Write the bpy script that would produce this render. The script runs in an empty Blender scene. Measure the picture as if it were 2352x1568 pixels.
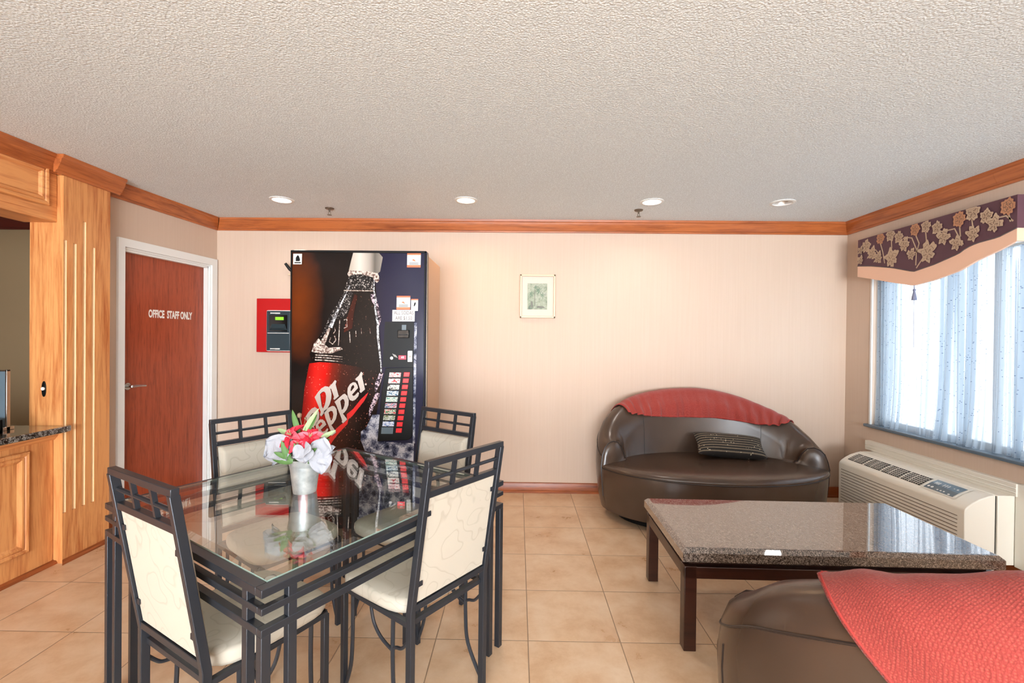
import bpy, bmesh, math, random
import numpy as np
from mathutils import Vector, Matrix
from mathutils.geometry import tessellate_polygon
random.seed(7)
D = bpy.data
SC = bpy.context.scene
COL = SC.collection
PI = math.pi
R = math.radians

# ------------------------------------------------------------------ camera, world, light, exposure
CAM_H = 1.385
_yaw, _pit, _rol = R(0.76), R(-0.38), R(0.6)
cam_d = D.cameras.new('camera'); cam = D.objects.new('camera', cam_d); COL.objects.link(cam)
cam_d.sensor_width = 36.0; cam_d.lens = 1053.0 / 2352.0 * 36.0; cam_d.clip_start = 0.05
cam.matrix_world = (Matrix.Translation((0, 0, CAM_H)) @ Matrix.Rotation(_yaw, 4, 'Z')
                    @ Matrix.Rotation(PI / 2 + _pit, 4, 'X') @ Matrix.Rotation(_rol, 4, 'Z'))
SC.camera = cam
SC.view_settings.view_transform = 'Standard'; SC.view_settings.look = 'None'
SC.view_settings.gamma = 1; SC.view_settings.use_curve_mapping = False
SC.view_settings.exposure = 0.04
SC.cycles.use_denoising = True
SC.cycles.use_adaptive_sampling = True; SC.cycles.adaptive_threshold = .1; SC.cycles.adaptive_min_samples = 16
SC.cycles.max_bounces = 7; SC.cycles.diffuse_bounces = 4; SC.cycles.glossy_bounces = 4
SC.cycles.transmission_bounces = 6; SC.cycles.transparent_max_bounces = 16
SC.cycles.sample_clamp_indirect = 6.0; SC.cycles.caustics_reflective = False; SC.cycles.caustics_refractive = False
W = D.worlds.new('sky'); SC.world = W; W.use_nodes = True
_bg = W.node_tree.nodes['Background']; _bg.inputs[0].default_value = (0.80, 0.90, 1.0, 1); _bg.inputs[1].default_value = 3.7

def area(name, loc, rot, sx, sy, power=0, color=(1, 1, 1), portal=False, spread=PI, shape='RECTANGLE'):
    l = D.lights.new(name, 'AREA'); l.shape = shape; l.size = sx; l.size_y = sy; l.energy = power; l.color = color; l.spread = spread
    if portal: l.cycles.is_portal = True
    o = D.objects.new(name, l); COL.objects.link(o); o.location = loc; o.rotation_euler = rot
    return o
# sky portal in the right wall window, then the added fill lamps
area('portal_right_window', (3.12, 2.92, 1.36), (0, R(90), 0), 1.3, 1.84, portal=True)
area('front_fill_lamp', (0.2, -5.35, 1.15), (R(122), 0, 0), 4.9, 1.8, 1000, (.86, .93, 1.0))  # added lamp outside the unseen front windows, tilted up to brighten the room
area('office_fill_lamp', (-4.3, .6, 2.40), (0, 0, 0), .5, .5, 6, (1, .62, .32))  # added warm lamp without a fixture, lights the office wall

DOWNLIGHTS = [(-1.84, 3.53, (1.0, .93, .84), 3.2), (-.41, 3.51, (1.0, .62, .34), 5.5), (1.01, 3.52, (1.0, .88, .78), 3.2), (2.0, 3.52, None, 0)]
HIDDEN_LIGHTS = [(x, y) for y in (1.0, -1.3, -3.6) for x in (-1.84, -.41, 1.01, 2.2)]

# ------------------------------------------------------------------ materials
def mat(name, col=(.8, .8, .8), rough=.5, metal=0.0, **kw):
    m = D.materials.new(name); m.use_nodes = True
    b = m.node_tree.nodes['Principled BSDF']
    b.inputs['Base Color'].default_value = (*col, 1); b.inputs['Roughness'].default_value = rough; b.inputs['Metallic'].default_value = metal
    for k, v in kw.items(): b.inputs[k.replace('_', ' ')].default_value = v
    m['b'] = 1
    return m
def nd(m, t, **kw):
    n = m.node_tree.nodes.new('ShaderNode' + t)
    for k, v in kw.items():
        if k in n.inputs.keys(): n.inputs[k].default_value = v
        else: setattr(n, k, v)
    return n
def lk(m, a, b): m.node_tree.links.new(a, b)
def bsdf(m): return m.node_tree.nodes['Principled BSDF']
def coords(m, scale=(1, 1, 1), rot=(0, 0, 0), kind='Object'):
    t = nd(m, 'TexCoord'); p = nd(m, 'Mapping'); p.inputs['Scale'].default_value = scale; p.inputs['Rotation'].default_value = rot
    lk(m, t.outputs[kind], p.inputs['Vector']); return p.outputs['Vector']
def ramp(m, fac, stops):
    r = nd(m, 'ValToRGB'); e = r.color_ramp.elements
    while len(e) > 1: e.remove(e[-1])
    e[0].position = stops[0][0]; e[0].color = (*stops[0][1], 1)
    for p, c in stops[1:]:
        x = e.new(p); x.color = (*c, 1)
    lk(m, fac, r.inputs[0]); return r.outputs[0]
def noise(m, vec, scale, detail=4, rough=.55, dist=0):
    n = nd(m, 'TexNoise'); n.inputs['Scale'].default_value = scale; n.inputs['Detail'].default_value = detail
    n.inputs['Roughness'].default_value = rough; n.inputs['Distortion'].default_value = dist
    lk(m, vec, n.inputs['Vector']); return n.outputs['Fac']
def bump(m, h, strength=.3, dist=.002):
    b = nd(m, 'Bump'); b.inputs['Strength'].default_value = strength; b.inputs['Distance'].default_value = dist
    lk(m, h, b.inputs['Height']); lk(m, b.outputs[0], bsdf(m).inputs['Normal']); return b
def srgb(r, g, b):
    f = lambda c: (c / 255 / 12.92) if c / 255 <= .04045 else ((c / 255 + .055) / 1.055) ** 2.4
    return (f(r), f(g), f(b))

def wood(name, dark, light, axis='Z', rough=.35, s=1.0):
    m = mat(name, light, rough)
    sc = {'X': (.6, 9, 9), 'Y': (9, .6, 9), 'Z': (9, 9, .6)}[axis]
    v = coords(m, tuple(c * s for c in sc))
    n1 = noise(m, v, 2.2, 6, .6, 1.2); n2 = noise(m, v, 11, 3, .6)
    mx = nd(m, 'Math', operation='MULTIPLY_ADD'); lk(m, n2, mx.inputs[0]); mx.inputs[1].default_value = .45; lk(m, n1, mx.inputs[2])
    c = ramp(m, mx.outputs[0], [(.50, dark), (.64, tuple((a + b) / 2 for a, b in zip(dark, light))), (.80, light)])
    lk(m, c, bsdf(m).inputs['Base Color']); bump(m, n2, .08, .001)
    return m

M = {}
M['oak'] = wood('oak_vertical', srgb(178, 98, 48), srgb(222, 156, 96), 'Z')
M['oak_y'] = wood('oak_along_wall', srgb(178, 98, 48), srgb(222, 154, 94), 'Y')
M['oak_light'] = mat('oak_groove', srgb(240, 200, 150), .4)
M['trim_x'] = wood('trim_wood_x', srgb(128, 62, 28), srgb(178, 100, 52), 'X', .3)
M['trim_y'] = wood('trim_wood_y', srgb(128, 62, 28), srgb(180, 102, 54), 'Y', .3)
M['base_x'] = wood('baseboard_wood_x', srgb(96, 44, 18), srgb(158, 84, 42), 'X', .35)
M['base_y'] = wood('baseboard_wood_y', srgb(96, 44, 18), srgb(158, 84, 42), 'Y', .35)
M['trim_dark'] = mat('dark_trim', srgb(90, 22, 12), .35)
M['door'] = wood('mahogany_veneer', srgb(122, 50, 28), srgb(164, 74, 44), 'Z', .35, 2.2)
M['espresso'] = wood('espresso_wood', srgb(34, 17, 12), srgb(56, 30, 21), 'X', .28)
M['white_paint'] = mat('white_paint', srgb(228, 230, 228), .4)
M['plaster'] = mat('wallpaper', srgb(226, 203, 182), .62)
v = coords(M['plaster'], (1, 1, 1)); n = noise(M['plaster'], v, 220, 2); bump(M['plaster'], n, .12, .001)
n3 = noise(M['plaster'], coords(M['plaster'], (30, 30, .6)), 3, 2)
lk(M['plaster'], ramp(M['plaster'], n3, [(.3, srgb(203, 180, 160)), (.7, srgb(206, 184, 165))]), bsdf(M['plaster']).inputs['Base Color'])
# popcorn ceiling
m = M['ceiling'] = mat('popcorn_ceiling', srgb(226, 224, 220), .9)
v = coords(m); vo = nd(m, 'TexVoronoi'); vo.inputs['Scale'].default_value = 115; lk(m, v, vo.inputs['Vector'])
n = noise(m, v, 170, 3, .6)
mm = nd(m, 'Math', operation='SUBTRACT'); lk(m, n, mm.inputs[0]); lk(m, vo.outputs['Distance'], mm.inputs[1])
bump(m, mm.outputs[0], .45, .005)
lk(m, ramp(m, mm.outputs[0], [(.0, srgb(212, 220, 223)), (.30, srgb(236, 246, 250))]), bsdf(m).inputs['Base Color'])
# floor tiles
m = M['floor'] = mat('ceramic_tile', (.7, .6, .45), .22)
v = coords(m)
sep = nd(m, 'SeparateXYZ'); lk(m, v, sep.inputs[0])
edge = []
for ax, off, pit in ((0, .06, .4235), (1, 2.517, .4225)):
    a = nd(m, 'Math', operation='SUBTRACT'); lk(m, sep.outputs[ax], a.inputs[0]); a.inputs[1].default_value = off - pit * 20
    b = nd(m, 'Math', operation='DIVIDE'); lk(m, a.outputs[0], b.inputs[0]); b.inputs[1].default_value = pit
    f = nd(m, 'Math', operation='FRACT'); lk(m, b.outputs[0], f.inputs[0])
    g = nd(m, 'Math', operation='SUBTRACT'); lk(m, f.outputs[0], g.inputs[0]); g.inputs[1].default_value = .5
    h = nd(m, 'Math', operation='ABSOLUTE'); lk(m, g.outputs[0], h.inputs[0]); edge.append(h)
    fl = nd(m, 'Math', operation='FLOOR'); lk(m, b.outputs[0], fl.inputs[0]); edge.append(fl)
mx = nd(m, 'Math', operation='MAXIMUM'); lk(m, edge[0].outputs[0], mx.inputs[0]); lk(m, edge[2].outputs[0], mx.inputs[1])
gm = nd(m, 'MapRange'); lk(m, mx.outputs[0], gm.inputs[0]); gm.inputs[1].default_value = .4935; gm.inputs[2].default_value = .4965
cmb = nd(m, 'CombineXYZ'); lk(m, edge[1].outputs[0], cmb.inputs[0]); lk(m, edge[3].outputs[0], cmb.inputs[1])
wn = nd(m, 'TexWhiteNoise'); lk(m, cmb.outputs[0], wn.inputs['Vector'])
va = nd(m, 'VectorMath', operation='MULTIPLY_ADD'); lk(m, wn.outputs['Color'], va.inputs[0]); va.inputs[1].default_value = (5, 5, 5); lk(m, v, va.inputs[2])
n1 = noise(m, va.outputs[0], 5, 6, .66, .15)
tc = ramp(m, n1, [(.34, srgb(202, 164, 128)), (.5, srgb(216, 184, 150)), (.66, srgb(224, 197, 167))])
mc = nd(m, 'Mix', data_type='RGBA'); lk(m, gm.outputs[0], mc.inputs[0]); lk(m, tc, mc.inputs[6]); mc.inputs[7].default_value = (*srgb(150, 124, 100), 1)
lk(m, mc.outputs[2], bsdf(m).inputs['Base Color'])
iv = nd(m, 'Math', operation='SUBTRACT'); iv.inputs[0].default_value = 1; lk(m, gm.outputs[0], iv.inputs[1]); bump(m, iv.outputs[0], .5, .002)
ra = nd(m, 'MapRange'); lk(m, n1, ra.inputs[0]); ra.inputs[3].default_value = .2; ra.inputs[4].default_value = .42; lk(m, ra.outputs[0], bsdf(m).inputs['Roughness'])

M['iron'] = mat('charcoal_painted_steel', srgb(48, 51, 57), .33, .35)
m = M['cream'] = mat('cream_brocade', srgb(184, 176, 161), .8)
v = coords(m); wv = nd(m, 'TexNoise'); wv.inputs['Scale'].default_value = 9; wv.inputs['Detail'].default_value = 1; lk(m, v, wv.inputs['Vector'])
r1 = ramp(m, wv.outputs['Fac'], [(.45, srgb(184, 176, 161)), (.475, srgb(172, 162, 147)), (.485, srgb(184, 176, 161)), (.58, srgb(184, 176, 161)), (.6, srgb(173, 165, 150)), (.612, srgb(184, 176, 161))])
lk(m, r1, bsdf(m).inputs['Base Color']); bump(m, noise(m, v, 400, 2), .15, .001)
M['pot'] = mat('galvanised_tin', srgb(196, 204, 206), .38, .6)
lk(M['pot'], ramp(M['pot'], noise(M['pot'], coords(M['pot']), 26, 4), [(.3, srgb(176, 186, 190)), (.7, srgb(226, 232, 234))]), bsdf(M['pot']).inputs['Base Color'])
m = M['leather'] = mat('brown_leather', srgb(70, 54, 44), .27, 0, Specular_IOR_Level=.6)
bump(m, noise(m, coords(m), 260, 3), .06, .001)
lk(m, ramp(m, noise(m, coords(m), 3, 2), [(.3, srgb(64, 49, 39)), (.7, srgb(76, 59, 48))]), bsdf(m).inputs['Base Color'])
M['piping'] = mat('dark_piping', srgb(38, 28, 24), .4)
m = M['coral'] = mat('coral_woven_cloth', srgb(206, 84, 72), .85, 0, Sheen_Weight=.2)
v = coords(m, (1, 1, 1)); vo = nd(m, 'TexVoronoi'); vo.inputs['Scale'].default_value = 190; vo.inputs['Randomness'].default_value = .35; lk(m, v, vo.inputs['Vector'])
bump(m, vo.outputs['Distance'], .6, .003)
lk(m, ramp(m, vo.outputs['Distance'], [(.1, srgb(166, 72, 58)), (.5, srgb(144, 47, 39))]), bsdf(m).inputs['Base Color'])
M['coral_hem'] = mat('coral_hem', srgb(176, 58, 52), .85)
def granite(name, cs, scale, rough):
    m = mat(name, cs[1], rough, 0, Coat_Weight=1.0, Coat_Roughness=.02, Coat_IOR=1.6); v = coords(m)
    n = noise(m, v, scale, 3, .7); n2 = noise(m, v, scale * .35, 2)
    a = nd(m, 'Math', operation='MULTIPLY_ADD'); lk(m, n2, a.inputs[0]); a.inputs[1].default_value = .35; lk(m, n, a.inputs[2])
    lk(m, ramp(m, a.outputs[0], [(.5, cs[0]), (.66, cs[1]), (.78, cs[2])]), bsdf(m).inputs['Base Color']); return m
M['granite_brown'] = granite('brown_granite', (srgb(40, 33, 29), srgb(82, 70, 63), srgb(160, 146, 135)), 250, .03)
M['granite_black'] = granite('black_granite', (srgb(8, 8, 9), srgb(30, 31, 32), srgb(150, 148, 142)), 90, .07)
m = M['pillow'] = mat('black_striped_fabric', srgb(40, 34, 30), .8)
v = coords(m); sp = nd(m, 'SeparateXYZ'); lk(m, v, sp.inputs[0])
w1 = nd(m, 'Math', operation='MULTIPLY'); lk(m, sp.outputs[2], w1.inputs[0]); w1.inputs[1].default_value = 270
s1 = nd(m, 'Math', operation='SINE'); lk(m, w1.outputs[0], s1.inputs[0])
nn = noise(m, coords(m, (70, 70, 20)), 2.5, 2)
t1 = nd(m, 'Math', operation='MULTIPLY_ADD'); lk(m, nn, t1.inputs[0]); t1.inputs[1].default_value = .8; lk(m, s1.outputs[0], t1.inputs[2])
c1 = ramp(m, t1.outputs[0], [(.0, srgb(26, 22, 20)), (.72, srgb(44, 37, 32)), (.92, srgb(86, 76, 62)), (1.0, srgb(116, 104, 86))])
vo = nd(m, 'TexVoronoi'); vo.inputs['Scale'].default_value = 38; lk(m, coords(m, (1, 0, 1.13)), vo.inputs['Vector'])
k1 = ramp(m, vo.outputs['Distance'], [(.11, (1, 1, 1)), (.17, (0, 0, 0))])
xx = nd(m, 'Mix', data_type='RGBA'); lk(m, k1, xx.inputs[0]); lk(m, c1, xx.inputs[6]); xx.inputs[7].default_value = (*srgb(196, 184, 160), 1)
lk(m, xx.outputs[2], bsdf(m).inputs['Base Color'])
M['ac'] = mat('ivory_plastic', srgb(236, 230, 216), .42)
M['ac_white'] = mat('off_white_board', srgb(230, 226, 214), .5)
M['dark_void'] = mat('dark_recess', srgb(34, 32, 30), .7)
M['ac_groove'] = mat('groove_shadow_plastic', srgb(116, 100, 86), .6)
M['glass_panel'] = mat('grey_display_glass', srgb(96, 112, 122), .15)
M['sill'] = mat('slate_blue_sill', srgb(96, 112, 126), .25)
M['black_gloss'] = mat('black_gloss', srgb(16, 15, 16), .12)
M['black'] = mat('black_plastic', srgb(14, 14, 14), .4, 0, Specular_IOR_Level=.2)
M['chrome'] = mat('brushed_steel', srgb(190, 190, 188), .25, 1.0)
M['bronze'] = mat('bronze_metal', srgb(110, 98, 84), .35, .8)
M['tan_side'] = mat('tan_enamel', srgb(176, 140, 108), .35)
M['red_box'] = mat('red_enamel', srgb(176, 8, 12), .35)
M['teal_dark'] = mat('dark_teal_plastic', srgb(34, 52, 60), .35)
M['lcd'] = mat('green_lcd', srgb(130, 200, 40), .4, 0, Emission_Color=(.2, .55, .03, 1), Emission_Strength=.5)
M['led'] = mat('red_led', srgb(230, 30, 50), .4, 0, Emission_Color=(1, .05, .1, 1), Emission_Strength=.8)
M['white'] = mat('white_print', srgb(232, 230, 224), .5)
M['letter'] = mat('cream_letter_print', srgb(196, 184, 176), .25)
M['red_print'] = mat('red_print', srgb(214, 16, 16), .25)
M['orange_print'] = mat('orange_print', srgb(235, 108, 60), .4)
M['button'] = mat('red_button', srgb(228, 42, 48), .3)
M['white_petal'] = mat('white_silk_petal', srgb(166, 167, 174), .7)
bump(M['white_petal'], noise(M['white_petal'], coords(M['white_petal'], (60, 60, 25)), 3, 3), .5, .004)
M['red_petal'] = mat('red_silk_petal', srgb(206, 34, 58), .6)
M['pink_petal'] = mat('pink_silk_petal', srgb(232, 96, 112), .6)
M['leaf'] = mat('green_leaf', srgb(84, 122, 62), .55)
M['leaf_pale'] = mat('pale_green_leaf', srgb(150, 172, 124), .55)
M['stem'] = mat('brown_stem', srgb(120, 98, 76), .6)
M['peach'] = mat('peach_satin_band', srgb(240, 196, 168), .5)
M['cord'] = mat('grey_cord', srgb(96, 84, 86), .6)
M['tassel'] = mat('blue_grey_tassel', srgb(120, 124, 148), .7)
m = M['purple'] = mat('plum_brocade', srgb(92, 60, 70), .6); bump(m, noise(m, coords(m, (1, 200, 60)), 4, 2), .2, .001)
M['fl_tan'] = mat('tan_floral_weave', srgb(190, 164, 138), .65)
M['fl_orange'] = mat('copper_floral_weave', srgb(186, 132, 98), .65)
M['fl_line'] = mat('floral_vein_weave', srgb(120, 94, 78), .7)
M['frame'] = mat('cream_frame', srgb(214, 194, 164), .4)
M['mat_board'] = mat('mat_board', srgb(208, 200, 188), .7)
m = M['print'] = mat('watercolour_print', srgb(170, 180, 160), .5)
lk(m, ramp(m, noise(m, coords(m), 22, 4, .7, .8), [(.3, srgb(84, 100, 82)), (.45, srgb(136, 148, 124)), (.6, srgb(166, 170, 152)), (.75, srgb(104, 102, 94))]), bsdf(m).inputs['Base Color'])
M['palm_green'] = mat('palm_green_paint', srgb(74, 108, 80), .5)
M['palm_grey'] = mat('trunk_grey_paint', srgb(104, 104, 92), .5)
M['bulb'] = mat('lit_bulb', (1, 1, 1), .5, 0, Emission_Color=(1, .96, .88, 1), Emission_Strength=9)
M['bulb_warm'] = mat('lit_warm_bulb', (1, 1, 1), .5, 0, Emission_Color=(1, .84, .6, 1), Emission_Strength=7)
M['bulb_off'] = mat('unlit_bulb', srgb(214, 208, 202), .3)
M['can'] = mat('reflector_cone', srgb(232, 230, 226), .25, .3)
M['outside'] = mat('pale_ground', srgb(236, 236, 236), .9)
M['bark'] = mat('grey_bark', srgb(96, 90, 84), .9)

def print_mat(name, build, rough=.16):
    m = mat(name, (.02, .02, .02), rough, 0, Specular_IOR_Level=.15); c = build(m); lk(m, c, bsdf(m).inputs['Base Color']); return m
def _door(m):   # printed photo: copper glow upper left, navy right, else near black
    v = coords(m); 
    s = nd(m, 'SeparateXYZ'); lk(m, v, s.inputs[0])
    g = nd(m, 'MapRange'); lk(m, s.outputs[0], g.inputs[0]); g.inputs[1].default_value = -.05; g.inputs[2].default_value = .35
    c1 = ramp(m, g.outputs[0], [(0, srgb(26, 20, 18)), (.6, srgb(36, 34, 56)), (1, srgb(46, 46, 66))])
    d = nd(m, 'VectorMath', operation='DISTANCE'); mp = coords(m, (1.6, 0, .62)); lk(m, mp, d.inputs[0]); d.inputs[1].default_value = (-.405 * 1.6, 0, 1.62 * .62)
    n = noise(m, v, 6, 4)
    a = nd(m, 'Math', operation='MULTIPLY_ADD'); lk(m, n, a.inputs[0]); a.inputs[1].default_value = .12; lk(m, d.outputs['Value'], a.inputs[2])
    g2 = ramp(m, a.outputs[0], [(.06, (.8, .8, .8)), (.16, (.55, .55, .55)), (.34, (0, 0, 0))])
    x = nd(m, 'Mix', data_type='RGBA'); lk(m, g2, x.inputs[0]); lk(m, c1, x.inputs[6]); x.inputs[7].default_value = (*srgb(122, 56, 20), 1)
    return x.outputs[2]
M['door_art'] = print_mat('printed_dark_door', _door)
def _speck(base, hi, scale, lo=.62, up=.70):
    def f(m):
        n = noise(m, coords(m), scale, 2, .6); return ramp(m, n, [(lo, base), (up, hi)])
    return f
M['bottle_art'] = print_mat('printed_bottle_body', _speck(srgb(24, 17, 14), srgb(92, 66, 52), 60, .64, .74))
M['fizz_art'] = print_mat('printed_fizz', _speck(srgb(26, 22, 22), srgb(190, 180, 174), 130, .56, .66))
M['foam_art'] = print_mat('printed_foam', _speck(srgb(96, 70, 62), srgb(222, 206, 194), 80, .38, .62))
M['splash_art'] = print_mat('printed_splash', _speck(srgb(44, 34, 44), srgb(214, 190, 200), 75, .46, .6))
M['streak_art'] = print_mat('printed_glass_streak', _speck(srgb(60, 56, 58), srgb(220, 220, 224), 110, .42, .58))
def _ice(m):
    vo = nd(m, 'TexVoronoi'); vo.inputs['Scale'].default_value = 20; n = noise(m, coords(m), 42, 6, .75, 1.6)
    lk(m, coords(m), vo.inputs['Vector'])
    a = nd(m, 'Math', operation='MULTIPLY_ADD'); lk(m, vo.outputs['Distance'], a.inputs[0]); a.inputs[1].default_value = .5; lk(m, n, a.inputs[2])
    return ramp(m, a.outputs[0], [(.5, srgb(22, 24, 34)), (.64, srgb(58, 62, 84)), (.76, srgb(120, 124, 142)), (.9, srgb(196, 198, 206))])
M['ice_art'] = print_mat('printed_ice', _ice)
def _label(m):
    v = coords(m); s = nd(m, 'SeparateXYZ'); lk(m, v, s.inputs[0])
    z = nd(m, 'Math', operation='MULTIPLY_ADD'); lk(m, s.outputs[2], z.inputs[0]); z.inputs[1].default_value = -.10; lk(m, s.outputs[0], z.inputs[2])
    g = nd(m, 'MapRange'); lk(m, z.outputs[0], g.inputs[0]); g.inputs[1].default_value = -.46; g.inputs[2].default_value = .02
    c = ramp(m, g.outputs[0], [(0, srgb(130, 14, 12)), (.16, srgb(220, 34, 26)), (.26, srgb(200, 20, 14)), (.36, srgb(120, 26, 12)), (.5, srgb(64, 24, 13)), (.8, srgb(28, 17, 14))])
    n = noise(m, v, 80, 2); k = ramp(m, n, [(.66, (0, 0, 0)), (.74, (1, 1, 1))])
    x = nd(m, 'Mix', data_type='RGBA'); lk(m, k, x.inputs[0]); lk(m, c, x.inputs[6]); x.inputs[7].default_value = (*srgb(220, 130, 110), 1)
    return x.outputs[2]
M['label_art'] = print_mat('printed_red_label', _label)
def _cap(m):
    s = nd(m, 'SeparateXYZ'); lk(m, coords(m), s.inputs[0])
    g = nd(m, 'MapRange'); lk(m, s.outputs[0], g.inputs[0]); g.inputs[1].default_value = -.06; g.inputs[2].default_value = .17
    return ramp(m, g.outputs[0], [(0, srgb(176, 164, 150)), (.3, srgb(206, 200, 190)), (.6, srgb(168, 158, 148)), (.75, srgb(104, 98, 90)), (1, srgb(150, 142, 134))])
M['cap_art'] = print_mat('printed_cap', _cap)
def _card(c1, c2):
    def f(m): return ramp(m, noise(m, coords(m, (1, 1, 2)), 60, 2, .5, .5), [(.42, srgb(*c1)), (.5, srgb(230, 232, 226)), (.58, srgb(*c2))])
    return f
CARDS = [((190, 60, 70), (225, 180, 180)), ((200, 50, 60), (230, 225, 215)), ((60, 50, 50), (220, 215, 200)), ((70, 110, 140), (200, 220, 225)), ((90, 150, 140), (200, 215, 200)),
         ((190, 110, 130), (90, 110, 140)), ((190, 60, 60), (90, 130, 90)), ((110, 120, 80), (60, 90, 60)), ((90, 120, 180), (200, 210, 230))]
for i, c in enumerate(CARDS): M['card%d' % i] = print_mat('printed_flavour_card', _card(*c), .3)

# clear glass: fresnel mix of clear pass-through and mirror
m = M['glass'] = D.materials.new('table_glass'); m.use_nodes = True; m.node_tree.nodes.clear()
o = nd(m, 'OutputMaterial'); mixs = nd(m, 'MixShader'); tr = nd(m, 'BsdfTransparent'); gl = nd(m, 'BsdfGlossy'); fr = nd(m, 'MapRange'); lw = nd(m, 'LayerWeight'); lw.inputs[0].default_value = .5; pw_ = nd(m, 'Math', operation='POWER'); lk(m, lw.outputs['Facing'], pw_.inputs[0]); pw_.inputs[1].default_value = 3.6; lk(m, pw_.outputs[0], fr.inputs[0]); fr.inputs[3].default_value = .045
tr.inputs[0].default_value = (.93, .965, .95, 1); gl.inputs['Roughness'].default_value = 0.0; gl.inputs[0].default_value = (1, 1, 1, 1)
lk(m, fr.outputs[0], mixs.inputs[0]); lk(m, tr.outputs[0], mixs.inputs[1]); lk(m, gl.outputs[0], mixs.inputs[2]); lk(m, mixs.outputs[0], o.inputs[0])
M['glass_edge'] = mat('green_glass_edge', srgb(150, 172, 160), .08, 0, Alpha=.8)
m = M['pane'] = D.materials.new('window_pane'); m.use_nodes = True; m.node_tree.nodes.clear()
o = nd(m, 'OutputMaterial'); mixs = nd(m, 'MixShader'); tr = nd(m, 'BsdfTransparent'); gl = nd(m, 'BsdfGlossy')
mixs.inputs[0].default_value = .06; gl.inputs['Roughness'].default_value = 0.0
lk(m, tr.outputs[0], mixs.inputs[1]); lk(m, gl.outputs[0], mixs.inputs[2]); lk(m, mixs.outputs[0], o.inputs[0])
# sheer curtain
m = M['sheer'] = D.materials.new('dotted_voile'); m.use_nodes = True; m.node_tree.nodes.clear()
o = nd(m, 'OutputMaterial'); a = nd(m, 'MixShader'); b = nd(m, 'MixShader'); tr = nd(m, 'BsdfTransparent'); tl = nd(m, 'BsdfTranslucent'); df = nd(m, 'BsdfDiffuse')
v = coords(m); vo = nd(m, 'TexVoronoi'); vo.inputs['Scale'].default_value = 75; lk(m, coords(m, (0, 1, 1)), vo.inputs['Vector'])
c = ramp(m, vo.outputs['Distance'], [(.12, srgb(70, 84, 122)), (.18, srgb(184, 196, 207))])
tl.inputs[0].default_value = (*srgb(184, 194, 204), 1); lk(m, c, tl.inputs[0]); lk(m, c, df.inputs[0])
a.inputs[0].default_value = .35; lk(m, tl.outputs[0], a.inputs[1]); lk(m, df.outputs[0], a.inputs[2])
gx = nd(m, 'NewGeometry'); gs_ = nd(m, 'SeparateXYZ'); lk(m, gx.outputs['Normal'], gs_.inputs[0]); ga = nd(m, 'Math', operation='ABSOLUTE'); lk(m, gs_.outputs[1], ga.inputs[0])
mr = nd(m, 'MapRange'); lk(m, ga.outputs[0], mr.inputs[0]); mr.inputs[1].default_value = .35; mr.inputs[2].default_value = .85; mr.inputs[3].default_value = .50; mr.inputs[4].default_value = 1.0
lk(m, mr.outputs[0], b.inputs[0]); lk(m, tr.outputs[0], b.inputs[1]); lk(m, a.outputs[0], b.inputs[2]); lk(m, b.outputs[0], o.inputs[0])

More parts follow.
